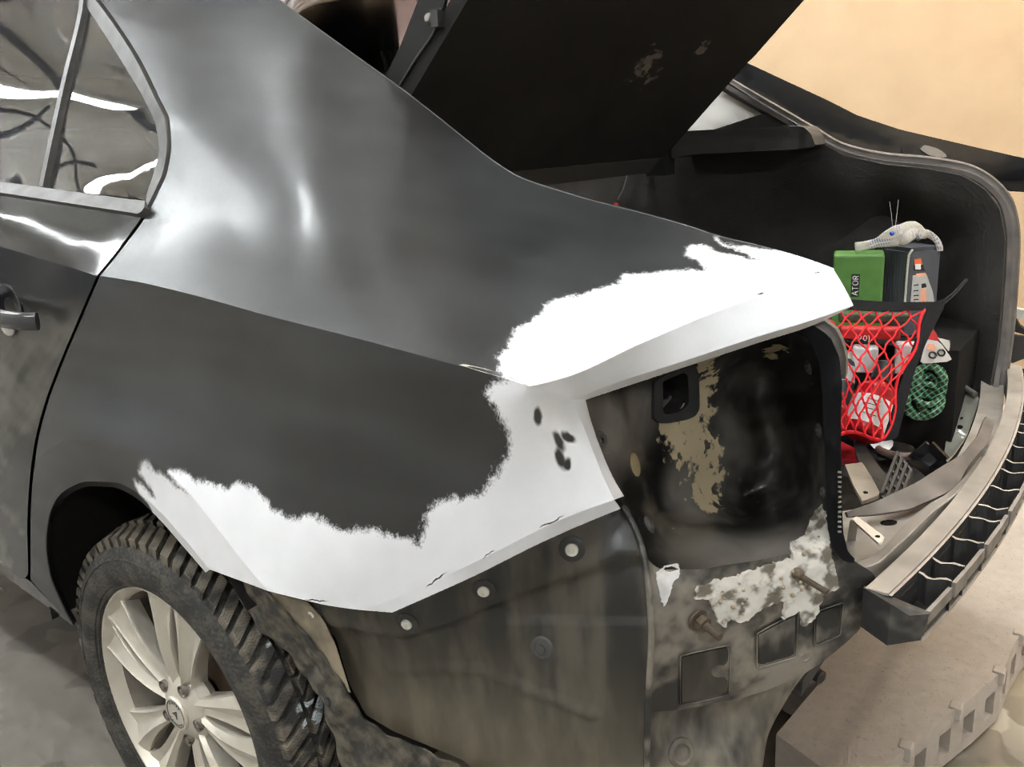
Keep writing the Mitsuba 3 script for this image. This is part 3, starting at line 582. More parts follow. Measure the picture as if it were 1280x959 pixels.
ticks = [put(box((0, 0, 0), (.0016, .0009, .004)), trimesh.transformations.rotation_matrix(-(a - math.pi / 2), (0, 1, 0)), wp(.0205, a, .0474)) for a in np.radians([50, 66, 82, 98, 114, 130, 215, 232, 249, 266, 283, 300, 317])]
obj('emblem_lettering', cat(ticks), 'black_satin', WH)
bd = lathe([(.03, .115), (.13, .115), (.132, .118), (.132, .135), (.03, .137)], 48); bd.apply_transform(WM)
obj('brake_disc', bd, principled('rusty_steel', proc(lambda p, n, uv: mix((.05, .04, .035), (.16, .11, .075), fbm(p.x * 40, p.y * 40, p.z * 40, 3))), .6, .5, .3), WH, 30)
back = lathe([(.02, .15), (.19, .16), (.20, .20)], 32); back.apply_transform(WM); obj('backplate', back, 'felt_black', WH)

# ---- tail: the bare lamp recess, the rear panel and what is fixed to them
TL = Curve([(742, 486, 'Y', .19), (730, 500, 'Y', .172), (736, 525, 'Y', .178), (750, 562, 'Y', .182), (766, 595, 'Y', .185), (778, 630, 'Y', .185), (792, 656, 'Y', .178), (804, 692, 'Y', .163)])
TB = Curve([(804, 692, 'Y', .163), (830, 712, 'Y', .175), (870, 712, 'Y', .20), (910, 706, 'Y', .23), (950, 700, 'Y', .265), (990, 692, 'Y', .305), (1030, 690, 'Y', .335), (1052, 692, 'Y', .35)])
TR = Curve([(1052, 692, 'Y', .35), (1046, 640, 'Y', .355), (1043, 590, 'Y', .36), (1040, 540, 'Y', .365), (1034, 480, 'Y', .375), (1022, 440, 'Y', .385), (1006, 412, 'Y', .39), (990, 405, 'Y', .39)])
TT = Curve([(990, 405, 'Y', .39), (950, 418, 'Y', .37), (853, 450, 'Y', .32), (790, 470, 'Y', .27), (742, 486, 'Y', .19)])
def ringrow(pts, dep):
    d = np.array([(x, y, 0.0) for x, y in pts]); return d
OPEN = [(825, 473), (840, 466), (853, 461), (857, 466), (857, 500), (853, 509), (845, 514), (829, 518), (824, 512)]
tail = Patch(join(TL, TB, TR, TT), [(760, 520, 'Y', .205), (775, 575, 'Y', .205), (795, 640, 'Y', .195), (790, 490, 'Y', .275), (805, 560, 'Y', .285), (820, 640, 'Y', .265), (835, 680, 'Y', .225), (850, 470, 'Y', .345), (862, 560, 'Y', .355), (870, 640, 'Y', .34), (930, 440, 'Y', .42), (930, 560, 'Y', .435), (935, 640, 'Y', .42), (900, 680, 'Y', .27), (980, 440, 'Y', .455), (995, 540, 'Y', .455), (1000, 620, 'Y', .435), (970, 672, 'Y', .32), (1022, 480, 'Y', .40), (1030, 560, 'Y', .39), (1034, 630, 'Y', .375)], 7,
             holes=[np.array([(x, y, 0) for x, y in OPEN])])
def blobs(pts, r): return [(*[float(v) for v in tail.on(x, y)[0]], r * k) for x, y, k in pts]
MUD = blobs([(880, 455, .7), (880, 480, .8), (878, 505, .8), (862, 530, 1.0), (845, 545, .9), (870, 555, 1.2), (885, 575, 1.0), (882, 600, 1.1), (878, 625, .8), (838, 540, .6), (966, 436, .5), (965, 445, .4)], .020)
MUD2 = blobs([(800, 520, 1), (770, 540, 1), (905, 690, 1.6), (960, 690, 1.6), (850, 620, 1)], .05)
def fn_tail(p, n, uv):
    d = mi.Float(9.0); e = mi.Float(9.0)
    for x, y, z, r in MUD: d = dr.minimum(d, dr.sqrt(dr.square(p.x - x) + dr.square(p.y - y) + .6 * dr.square(p.z - z)) / r)
    for x, y, z, r in MUD2: e = dr.minimum(e, dr.sqrt(dr.square(p.x - x) + dr.square(p.y - y) + dr.square(p.z - z)) / r)
    f = fbm(p.x * 120, p.y * 120, p.z * 80, 4); g = fbm(p.x * 14, p.y * 14, p.z * 9, 4)
    mud = smoothstep(.25, -.25, d - 1.0 + (f - .5) * 3.4)
    haze = smoothstep(.42, .75, g) * .55 + smoothstep(1.2, .2, e) * .7
    col = mix((0.007, 0.0065, 0.006), (0.17, 0.155, 0.135), dr.clip(haze, 0, 1) * .75)
    scr = smoothstep(.985, 1.0, noise(p.x * 20 + p.z * 60, p.z * 260 - p.x * 200 + p.y * 120)) 
    return mix(mix(col, mi.Color3f(.40, .325, .205), mud), mi.Color3f(.5, .48, .45), scr * .6)
def fr_tail(p, n, uv):
    g = fbm(p.x * 14, p.y * 14, p.z * 9, 4); return .13 + .35 * smoothstep(.4, .75, g)
principled('tail_metal', proc(fn_tail), proc(fr_tail), .5)
TAIL = obj('tail_panel', thick(tail.mesh, .0012), 'tail_metal', CAR, 35, label='bare black lamp recess with tan mud')
# rubber bezel round the opening, and the dark duct behind it
o_out = [(815, 476), (838, 462), (866, 455), (871, 462), (871, 508), (866, 520), (852, 526), (825, 529), (814, 522)]
def ring3(pts, off): return np.array([tail.on(x, y, off)[0] for x, y in resample(np.array(pts + pts[:1], float), 2.5)[:-1]])
def loft(rings):
    m = min(len(r) for r in rings); rr = []
    for r in rings:
        s = np.linspace(0, len(r), m, endpoint=False); i = s.astype(int); rr.append(r[i])
    Vq = np.vstack(rr); Fq = [[a * m + k, a * m + (k + 1) % m, (a + 1) * m + (k + 1) % m, (a + 1) * m + k] for a in range(len(rr) - 1) for k in range(m)]
    v, f, _ = meshkit.arrays((Vq, Fq)); return trimesh.Trimesh(v, f, process=False)
bz = loft([ring3(o_out, .0005), ring3(o_out, .005), ring3(OPEN, .006), ring3(OPEN, -.06)]); bz.fix_normals()
obj('duct_bezel', bz, 'black_plastic', TAIL, 40, label='black rubber duct frame')
bk = ring3(OPEN, -.055); cbk = bk.mean(0)
obj('duct_flap', trimesh.Trimesh(np.vstack([bk, cbk]), [[i, (i + 1) % len(bk), len(bk)] for i in range(len(bk))]), 'void_black', TAIL)
for (x0, y0, x1, y1) in [(834, 508, 846, 505), (840, 512, 852, 500), (848, 470, 830, 500)]:
    obj('duct_rib', beam_box(tail.on(x0, y0, -.018)[0], tail.on(x1, y1, -.018)[0], .002, .004), 'dark_plastic', TAIL)
def disc_on(patch, x, y, r, prof, name, mat, parent, label=None, off=.0005):
    c, n_ = patch.on(x, y, off)
    return obj(name, put(lathe([(max(a, .01) * r, b * r) for a, b in prof], 28), frame(n_), c), mat, parent, 30, label=label)
GROM = [(0, -.25), (.30, -.25), (.34, .25), (.42, .32), (.6, .3), (.66, .15), (.9, .12), (1.0, 0), (1.0, -.2)]
for x, y, r in [(750, 551, .0105), (811, 656, .0105), (1011, 459, .009), (1024, 538, .0085), (1029, 616, .007)]:
    disc_on(tail, x, y, r, GROM, 'stud_grommet', 'dark_plastic', TAIL)
disc_on(tail, 794, 581, .0135, [(0, .06), (.9, .06), (1.0, 0), (1.0, -.1)], 'hole_plug', principled('plug_tan', (.23, .18, .10), .6), TAIL, 'round tan hole plug')
# rear panel
RB = Curve([(1052, 692, 'Y', .35), (1075, 706, 'Y', .37), (1094, 722, 'Y', .385), (1090, 745, 'Y', .385), (1086, 768, 'Y', .385)])
RL = Curve([(1086, 768, 'Y', .385), (1069, 792, 'Y', .365), (1040, 818, 'Y', .335), (1000, 845, 'Y', .30), (936, 870, 'Y', .25), (890, 880, 'Y', .215), (846, 888, 'Y', .18), (808, 890, 'Y', .14)])
RS = Curve([(808, 890, 'Y', .14), (813, 800, 'Y', .142), (811, 740, 'Y', .15), (804, 692, 'Y', .163)])
PRESS = [[(946, 792), (997, 765), (995, 821), (946, 835)], [(1018, 766), (1054, 753), (1050, 794), (1018, 808)], [(850, 820), (913, 806), (911, 868), (850, 882)]]
pressp = [sg.Polygon(q).buffer(-2).buffer(2) for q in PRESS]
def rear_relief(px, V_):
    o = np.zeros(len(px))
    for k, q in enumerate(pressp):
        d = np.array([q.exterior.distance(sg.Point(a)) * (1 if q.contains(sg.Point(a)) else -1) for a in px])
        o -= (.006 if k < 2 else .0025) / (1 + np.exp(-np.clip(d / 1.3, -30, 30)))
    return o
rear = Patch(join(TB, RB, RL, RS), [(830, 760, 'Y', .158), (870, 790, 'Y', .19), (930, 760, 'Y', .24), (990, 750, 'Y', .295), (1040, 740, 'Y', .335), (900, 845, 'Y', .212), (980, 815, 'Y', .282), (850, 735, 'Y', .18), (960, 722, 'Y', .268)], 5, relief=rear_relief)
def fn_rear(p, n, uv):
    a = fbm(p.x * 12, p.y * 12, p.z * 10, 4); b = fbm(p.x * 60, p.y * 60, p.z * 60, 3)
    m = smoothstep(.40, .68, a * .7 + b * .3)
    return mix((0.018, 0.017, 0.0155), (0.20, 0.175, 0.14), m * .85)
principled('rear_metal', proc(fn_rear), .5, .45)
REAR = obj('rear_panel', thick(rear.mesh, .0012), 'rear_metal', CAR, 35, label='dusty bare rear panel with pressed rectangles')
dusty('recess_dark', (0.012, 0.0115, 0.0105), (0.15, 0.135, 0.11), .44, .7, 18, 18, .55)
for k, q in enumerate(PRESS):
    qq = sg.Polygon(q).buffer(-2.5); cx = np.array(qq.exterior.coords)[:-1]
    pp = poly_patch([(x, y, 'D', depth(rear.on(x, y, .001)[0])) for x, y in cx], (), 6)
    obj('pressed_recess', thick(pp.mesh, .001), 'recess_dark' if k < 2 else 'dirty_side', REAR, label='dark pressed recess' if k < 2 else None)
    rim_p = np.array(sg.Polygon(q).buffer(-1).buffer(1).exterior.coords)
    obj('recess_rim', tube(np.array([rear.on(x, y, .0005)[0] for x, y in resample(rim_p, 4)[:-1]]), .0009, 6, True), 'rear_metal', REAR, True)
disc_on(rear, 1006, 821, .006, [(0, -.1), (.75, -.1), (.85, .15), (1, .1), (1.05, -.2)], 'hole_plug', 'rear_metal', REAR)
under = Patch(join(RL.d, Curve([(808, 890, 'Y', .14), (806, 1010, 'Y', .14)]), Curve([(806, 1010, 'Y', .14), (960, 1010, 'Y', .26)]), Curve([(960, 1010, 'Y', .26), (968, 930, 'Y', .29), (990, 885, 'Y', .32), (1016, 848, 'Y', .345), (1060, 806, 'Y', .385), (1086, 768, 'Y', .385)])), [(880, 940, 'Y', .205)], 8, relief=lambda px, V_: -.010 * (1 - np.exp(-np.maximum(0, px[:, 1] - np.interp(px[:, 0], [808, 846, 936, 1000, 1069], [890, 888, 870, 845, 792])) / 5)))
obj('under_tray', thick(under.mesh, .0015), dusty('dirty_under', (0.03, 0.028, 0.025), (0.20, 0.175, 0.135), .36, .66, 12, 9, .7), CAR, 40, label='dusty lower rear cover')
disc_on(under, 856, 944, .016, [(0, -.5), (.5, -.5), (.62, .2), (.8, .3), (1.0, .1), (1.05, -.3)], 'hook_cover', 'dirty_under', CAR, off=-.008)
# joint between the side panel and the tail, brushed seam
seamline = [(778, 634, .184), (792, 657, .178), (804, 692, .163), (811, 740, .150), (814, 800, .141), (810, 880, .138), (808, 960, .138)]
obj('seam', tube(resample([at(x, y, Y=v - .002) for x, y, v in seamline], .01), .0035, 8), 'rear_metal', CAR, True, label='brushed metal seam')
# crust of seam sealer and body filler
CR = [(1026, 632), (1014, 651), (1003, 671), (987, 682), (991, 698), (975, 702), (964, 706), (944, 712), (925, 720), (897, 725), (885, 733), (874, 733), (868, 749), (883, 749), (893, 765), (905, 784), (911, 774), (928, 778), (944, 766), (975, 753), (983, 751), (979, 774), (999, 765), (1003, 782), (1018, 772), (1030, 745), (1047, 733), (1047, 724), (1040, 698), (1036, 671), (1032, 640)]
def both(x, y, off): 
    return (tail if y < np.interp(x, [804, 830, 870, 950, 990, 1052], [692, 712, 712, 700, 692, 692]) else rear).on(x, y, off)
rr_ = np.random.default_rng(3)
ro = resample(np.array(CR + CR[:1], float), 3.2)[:-1]; ro = ro + rr_.normal(0, .9, ro.shape)
W_ = np.array([1 / depth(both(x, y, .004)[0]) for x, y in ro])
crust = Patch(np.c_[ro, W_], [(990, 725, 'D', depth(both(990, 725, .005)[0])), (930, 745, 'D', depth(both(930, 745, .005)[0])), (1020, 690, 'D', depth(both(1020, 690, .005)[0]))], 2.6,
              relief=lambda px, V_: .0045 * (meshkit.fbm(V_ * 60) if False else np.array(fbm(mi.Float(V_[:, 0] * 110), mi.Float(V_[:, 1] * 110), mi.Float(V_[:, 2] * 110), 4))) - .001)
def fn_crust(p, n, uv):
    a = fbm(p.x * 60, p.y * 60, p.z * 60, 4); return mix((.12, .105, .08), (.50, .475, .42), smoothstep(.36, .56, a))
principled('crust', proc(fn_crust), .7, .3)
CRU = obj('sealer_crust', thick(crust.mesh, .006), 'crust', REAR, 50, label='crusty off-white filler and sealer')
beads = []
for k in range(46):
    x, y = rr_.uniform(885, 1040), rr_.uniform(645, 775)
    if not sg.Polygon(CR).buffer(-4).contains(sg.Point(x, y)): continue
    s = trimesh.creation.icosphere(1, rr_.uniform(.0012, .0028)); s.apply_translation(crust.on(x, y, .003)[0]); beads.append(s)
obj('sealer_bead', cat(beads), principled('bead', (.25, .2, .13), .5), REAR, True, kind='stuff')
principled('rust', proc(lambda p, n, uv: mix((.04, .032, .024), (.14, .105, .07), fbm(p.x * 200, p.y * 200, p.z * 200, 2))), .6, .5, .3)
def stud(patch, x, y, d, L_, r, nut, name):
    c, n_ = patch.on(x, y); d = np.asarray(d, float); d = d / np.linalg.norm(d)
    prof = [(.0001, 0)]; z = 0
    while z < L_: prof += [(r * .85, z), (r, z + .0007)]; z += .0014
    prof += [(.0001, L_)]
    k = obj(name, put(lathe(prof, 12), frame(d), c), 'rust', REAR, 40, label='rusty threaded stud')
    if nut:
        h = trimesh.creation.cylinder(r * 1.9, .008, sections=6); obj('nut', put(h, frame(d), c + d * .010), 'rust', REAR)
        w = trimesh.creation.cylinder(r * 2.6, .002, sections=24); obj('washer', put(w, frame(d), c + d * .003), 'rust', REAR)
stud(crust, 1000, 720, RIGHT * .6 - UP * .35 - FWD * .7, .034, .0035, False, 'stud')
stud(rear, 870, 773, RIGHT * .55 - UP * .35 - FWD * .75, .034, .0048, True, 'stud')
bo = trimesh.creation.icosphere(2, .0075); bo.apply_scale((1, 1, .8)); bo.apply_translation(crust.on(996, 716, .001)[0]); obj('weld_boss', bo, 'rust', REAR, True)
for pts in ([(820, 716), (832, 707), (846, 704), (850, 718), (842, 728), (838, 740), (831, 758), (824, 740)],):
    pr = resample(np.array(pts + pts[:1], float), 2.5)[:-1]; pr += rr_.normal(0, .6, pr.shape)
    mm = Patch(np.array([(x, y, 1 / depth(both(x, y, .002)[0])) for x, y in pr]), [], 3).mesh
    obj('primer_spot', thick(mm, .001), principled('primer_grey', proc(lambda p, n, uv: mix((.30, .29, .27), (.62, .61, .59), fbm(p.x * 80, p.y * 80, p.z * 80, 3))), .4), REAR, label='silvery white primer spot')
# ---- boot opening: flange, seal, linings, sill
flange = poly_patch([(990, 412, 'Y', .372), (1012, 424, 'Y', .366), (1024, 453, 'Y', .36), (1028, 494, 'Y', .352), (1029, 530, 'Y', .35), (1032, 575, 'Y', .346), (1033, 620, 'Y', .34), (1035, 660, 'Y', .336), (1041, 685, 'Y', .335), (1053, 699, 'Y', .338), (1066, 705, 'Y', .345), (1070, 700, 'Y', .35), (1060, 690, 'Y', .348), (1054, 666, 'Y', .346), (1052, 620, 'Y', .35), (1051, 525, 'Y', .357), (1053, 481, 'Y', .362), (1049, 446, 'Y', .37), (1038, 422, 'Y', .376), (1016, 406, 'Y', .38)], [(1040, 560, 'Y', .345), (1042, 620, 'Y', .339), (1038, 480, 'Y', .356)], 4)
FL = obj('boot_flange', thick(flange.mesh, .0015), principled('black_deep', (.006, .006, .0065), .4, .02), CAR, 35, label='glossy black left flange of the boot opening')
teeth = []
for k in range(13):
    y = 590 + k * 6.2; c, n_ = flange.on(1049, y, .0008); teeth.append(put(trimesh.creation.box((.004, .0022, .0012)), frame(n_), c))
obj('spot_weld', cat(teeth), 'galvanised', FL, kind='stuff', label='row of small bright spot welds')
principled('seal_rubber', proc(lambda p, n, uv: mix((.05, .047, .044), (.19, .165, .145), fbm(p.x * 25, p.y * 25, p.z * 25, 3))), .6, .4)
sealR = [(903, 100, 'Y', 1.43), (940, 122, 'Y', 1.425), (971, 140, 'Y', 1.42), (1014, 165, 'Y', 1.42), (1054, 187, 'Y', 1.42), (1107, 199, 'Y', 1.42), (1160, 204, 'Y', 1.42), (1208, 213, 'Y', 1.42), (1238, 230, 'Y', 1.42), (1259, 257, 'Y', 1.42), (1266, 296, 'Y', 1.42), (1264, 350, 'Y', 1.415), (1257, 430, 'Y', 1.40), (1249, 480, 'Y', 1.37), (1240, 520, 'Y', 1.25), (1222, 562, 'Y', 1.02), (1204, 588, 'Y', .86), (1190, 606, 'Y', .78)]
SP = resample([P3(s) for s in sealR], .012)
lips = [(-.011, -.004), (.0, -.007), (.011, -.004), (.012, .003), (.006, .008), (.003, .004), (-.003, .004), (-.006, .008), (-.012, .003)]
obj('boot_seal', sweep(SP, [(a * 1.15, b * 1.15) for a, b in lips], up=-FWD), 'seal_rubber', CAR, 50, label='grey rubber seal around the boot opening')
s2 = resample([at(x, y, Y=v) for x, y, v in [(1000, 404, .43), (1026, 409, .42), (1040, 422, .415), (1047, 446, .425), (1046, 470, .44)]], .01)
obj('boot_seal', sweep(s2, [(a * .9, b) for a, b in lips], up=-FWD), 'seal_rubber', CAR, 50)
def fn_felt(p, n, uv):
    return mix((.026, .025, .0235), (.066, .063, .058), fbm(p.x * 14, p.y * 14, p.z * 14, 3) * .6 + noise(p.x * 420, p.y * 420, p.z * 420) * .4)
principled('boot_felt', proc(fn_felt), .95, .15, sheen=.3)
bumped('boot_felt_b', 'boot_felt', lambda p, n, uv: noise(p.x * 300, p.y * 300, p.z * 300), .0025)
lin = poly_patch([(690, 240, 'Y', 1.45), (840, 176, 'Y', 1.43), (870, 170, 'Y', 1.42), (960, 140, 'Y', 1.42), (1010, 170, 'Y', 1.41), (1054, 194, 'Y', 1.405), (1107, 206, 'Y', 1.40), (1160, 211, 'Y', 1.40), (1203, 220, 'Y', 1.40), (1230, 236, 'Y', 1.40), (1249, 261, 'Y', 1.40), (1256, 297, 'Y', 1.40), (1254, 350, 'Y', 1.395), (1247, 430, 'Y', 1.38), (1236, 490, 'Y', 1.35), (1214, 540, 'Y', 1.28), (1192, 575, 'Y', 1.15), (1150, 590, 'Y', 1.3), (1060, 560, 'Y', 1.45), (960, 500, 'Y', 1.5), (820, 400, 'Y', 1.5)],
                 [(1064, 236, 'Y', 1.42), (1100, 262, 'Y', 1.52), (1180, 300, 'Y', 1.53), (1190, 262, 'Y', 1.44), (1150, 245, 'Y', 1.42), (1212, 320, 'Y', 1.43), (1208, 400, 'Y', 1.43), (1180, 420, 'Y', 1.52), (1195, 470, 'Y', 1.47), (1000, 250, 'Y', 1.48), (900, 250, 'Y', 1.49), (1100, 400, 'Y', 1.54), (1020, 350, 'Y', 1.54), (1230, 360, 'Y', 1.40), (1150, 500, 'Y', 1.48)], 9)
obj('boot_lining', thick(lin.mesh, .006), 'boot_felt_b', CAR, 60, label='dark felt right side lining of the boot')
obj('seat_back', box((.12, .985, .83), (.07, 1.13, .60)), 'boot_felt_b', CAR, label='dark felt back of the rear seat')
obj('boot_lining', box((.42, 1.54, .79), (.72, .012, .50)), 'boot_felt_b', CAR)
obj('boot_floor', box((.49, .92, .53), (.86, 1.12, .02)), 'boot_felt_b', CAR, label='dark felt boot floor')
obj('boot_lining', box((.40, .43, .76), (.66, .012, .46)), 'boot_felt_b', CAR, label='dark felt left side lining of the boot')
# sill ledge of the opening and the loose seal trim over it
def strip(la, lb, mat, name, t=.0015, label=None, rel=None, st=6):
    p_ = Patch(join(Curve(la), Curve([la[-1], lb[-1]]), Curve(lb[::-1]), Curve([lb[0], la[0]])), (), st, relief=rel)
    return p_, obj(name, thick(p_.mesh, t), mat, CAR, 35, label=label)
principled('dusty_metal', proc(lambda p, n, uv: mix((.13, .12, .105), (.42, .385, .34), fbm(p.x * 18, p.y * 18, p.z * 18, 4))), .5, .5, .15)
principled('dusty_plate', proc(lambda p, n, uv: mix((.22, .205, .18), (.40, .37, .32), fbm(p.x * 28, p.y * 28, p.z * 28, 4))), .5)
z1, z2, z3 = [], [], []
inner_px = [(1066, 704), (1092, 694), (1111, 677), (1133, 654), (1160, 631), (1182, 618), (1204, 598), (1222, 575), (1226, 570)]
mid_px = [(1080, 710), (1097, 704), (1120, 684), (1145, 661), (1166, 640), (1190, 622), (1208, 604), (1224, 582), (1230, 574)]
out_px = [(1094, 722), (1104, 713), (1128, 692), (1154, 668), (1177, 645), (1199, 626), (1216, 605), (1228, 588), (1236, 576)]
a1 = [(x, y, 'Z', .682 - .0 * k) for k, (x, y) in enumerate(inner_px)]; a2 = [(x, y, 'Z', .69) for x, y in mid_px]; a3 = [(x, y, 'Z', .672) for x, y in out_px]
s_a, SILLK = strip(a1, a2, 'dusty_metal', 'boot_sill', label='dusty metal sill of the boot opening'); 
s_b = Patch(join(Curve(a2), Curve([a2[-1], a3[-1]]), Curve(a3[::-1]), Curve([a3[0], a2[0]])), (), 6); obj('sill_step', thick(s_b.mesh, .0015), 'dusty_metal', SILLK, 35)
plate = poly_patch([(1050, 690, 'Z', .655), (1046, 640, 'Z', .655), (1100, 632, 'Z', .655), (1170, 612, 'Z', .655), (1184, 616, 'Z', .66), (1160, 632, 'Z', .665), (1133, 655, 'Z', .668), (1111, 678, 'Z', .67), (1092, 695, 'Z', .67), (1066, 704, 'Z', .67)], (), 6)
PL = obj('sill_plate', thick(plate.mesh, .0015), 'dusty_plate', CAR, 30, label='dusty flat plate inside the sill')
hl, hn_ = plate.on(1111, 654, .0006); he = trimesh.creation.cylinder(.0105, .0008, sections=28); he.apply_transform(frame(hn_)); he.apply_translation(hl); obj('plate_hole', he, 'void_black', PL)
br = [(1065, 649), (1071, 645), (1106, 671), (1101, 681), (1096, 677)]
bp = poly_patch([(x, y, 'Z', .70) for x, y in br], (), 5)
BRK = obj('striker_bracket', thick(bp.mesh, .003), principled('bright_tan', (.62, .56, .48), .4), CAR, label='pale metal strip with a hole inside the sill')
c, n_ = bp.on(1097, 671, .0004); h_ = trimesh.creation.cylinder(.0028, .0006, sections=16); h_.apply_transform(frame(n_)); h_.apply_translation(c); obj('screw_hole', h_, 'void_black', BRK)
for x in (1062, 1066):
    obj('bracket_leg', beam_box(at(x + 4, 650, Z=.699), at(x, 676, Z=.658), .006, .002), 'dusty_plate', BRK)
trim = poly_patch([(1058, 640, 'Z', .69), (1095, 627, 'Z', .69), (1144, 604, 'Z', .695), (1182, 580, 'Z', .70), (1204, 567, 'Z', .70), (1222, 545, 'Z', .70), (1232, 520, 'Z', .70), (1243, 530, 'Z', .69), (1236, 552, 'Z', .69), (1216, 575, 'Z', .69), (1206, 590, 'Z', .685), (1199, 604, 'Z', .68), (1182, 617, 'Z', .68), (1138, 636, 'Z', .68), (1095, 643, 'Z', .68), (1060, 646, 'Z', .685)], (), 6)
obj('sill_trim', thick(trim.mesh, .004), 'seal_rubber', CAR, 30, label='long grey sill trim lying loose over the sill')
lb = poly_patch([(1197, 482, 'Y', 1.33), (1204, 480, 'Y', 1.33), (1222, 493, 'Y', 1.30), (1224, 500, 'Y', 1.29), (1217, 522, 'Y', 1.26), (1207, 548, 'Y', 1.22), (1192, 568, 'Y', 1.16), (1182, 578, 'Y', 1.12), (1180, 568, 'Y', 1.16), (1184, 540, 'Y', 1.22), (1193, 516, 'Y', 1.28), (1196, 492, 'Y', 1.32)], [(1203, 520, 'Y', 1.26)], 4)
principled('grey_paint', (.25, .25, .21), .2, .6)
LBK = obj('latch_bracket', thick(lb.mesh, .004), 'grey_paint', CAR, 35, label='grey green painted bracket in the boot corner')
obj('pin', tube([lb.on(1199, 481, .008)[0], lb.on(1221, 496, .008)[0]], .006, 12), 'galvanised', LBK, 40)
for x, y, r, mt in [(1200, 534, .005, 'void_black'), (1202, 523, .003, 'black_satin'), (1190, 541, .003, 'white_plastic'), (1203, 547, .003, 'white_plastic')]:
    c, n_ = lb.on(x, y, .0004); h_ = trimesh.creation.cylinder(r, .0008, sections=14); h_.apply_transform(frame(n_)); h_.apply_translation(c); obj('bolt_hole' if mt == 'void_black' else 'bolt', h_, mt, LBK)

# ---- right hand side of the body, seen over the boot
rf = poly_patch([(924, 74, 'Y', 1.49), (982, 101, 'Y', 1.525), (1036, 126, 'Y', 1.54), (1071, 144, 'Y', 1.55), (1125, 162, 'Y', 1.555), (1215, 183, 'Y', 1.555), (1290, 200, 'Y', 1.55), (1400, 226, 'Y', 1.53), (1395, 250, 'Y', 1.52), (1290, 240, 'Y', 1.51), (1258, 238, 'Y', 1.47), (1240, 224, 'Y', 1.445), (1208, 208, 'Y', 1.44), (1160, 199, 'Y', 1.44), (1107, 194, 'Y', 1.44), (1054, 182, 'Y', 1.44), (1014, 160, 'Y', 1.44), (971, 135, 'Y', 1.44), (935, 114, 'Y', 1.445), (900, 92, 'Y', 1.45)], (), 9,
               relief=lambda px, V_: -.010 * np.exp(-((px[:, 1] - np.interp(px[:, 0], [924, 1014, 1107, 1258], [90, 150, 184, 224])) / 4) ** 2))
RFK = obj('right_quarter', thick(rf.mesh, .002), principled('black_wing', (.008, .008, .0085), .4, .01), CAR, 35, label='glossy black right rear wing')
for pts in ([(1150, 186), (1156, 181), (1168, 184), (1178, 189), (1186, 196), (1176, 197), (1160, 194)],):
    q = poly_patch([(x, y, 'D', depth(rf.on(x, y, .001)[0])) for x, y in pts], (), 5); obj('tape_residue', thick(q.mesh, .0008), 'dark_plastic', RFK)
ro_ = poly_patch([(1258, 238, 'Y', 1.47), (1290, 240, 'Y', 1.52), (1290, 420, 'Y', 1.50), (1262, 440, 'Y', 1.44), (1272, 350, 'Y', 1.45), (1274, 297, 'Y', 1.45)], (), 9)
fe = poly_patch([(900, 110, 'Y', 1.46), (971, 152, 'Y', 1.45), (980, 158, 'Y', 1.46), (890, 106, 'Y', 1.47)], (), 6)
cp_ = poly_patch([(896, 108, 'Y', 1.46), (978, 157, 'Y', 1.45), (975, 166, 'Y', 1.43), (846, 172, 'Y', 1.42), (846, 160, 'Y', 1.42), (890, 104, 'Y', 1.45)], (), 8)
obj('pillar_trim', thick(cp_.mesh, .004), principled('trim_light', (.55, .53, .48), .8, .2), CAR, label='light grey rear pillar trim')
ds = poly_patch([(905, 100, 'Y', 1.415), (940, 122, 'Y', 1.415), (1000, 158, 'Y', 1.405), (985, 160, 'Y', 1.42), (930, 130, 'Y', 1.43), (893, 108, 'Y', 1.43)], (), 6)
obj('pillar_flange', thick(ds.mesh, .003), 'black_satin', CAR, 30)
sh = poly_patch([(836, 170, 'Y', 1.34), (852, 164, 'Y', 1.34), (974, 158, 'Y', 1.34), (1003, 158, 'Y', 1.34), (1013, 166, 'Y', 1.34), (1020, 183, 'Y', 1.34), (992, 187, 'Y', 1.34), (867, 193, 'Y', 1.34), (840, 198, 'Y', 1.34)], (), 6,
                relief=lambda px, V_: -.006 * ((px[:, 0] < 1004) & (px[:, 1] > np.interp(px[:, 0], [840, 1000], [169, 163])) & (px[:, 1] < np.interp(px[:, 0], [840, 1000], [189, 181]))))
shm = trimesh.Trimesh(sh.mesh.vertices, sh.mesh.faces, process=False); nb = len(shm.vertices)
bk2 = thick(shm, .0); bk2.vertices[nb:] = shm.vertices + np.array([0, .09, 0]); 
obj('shelf_support', bk2, 'dark_plastic', CAR, 35, label='dark plastic right shelf support')

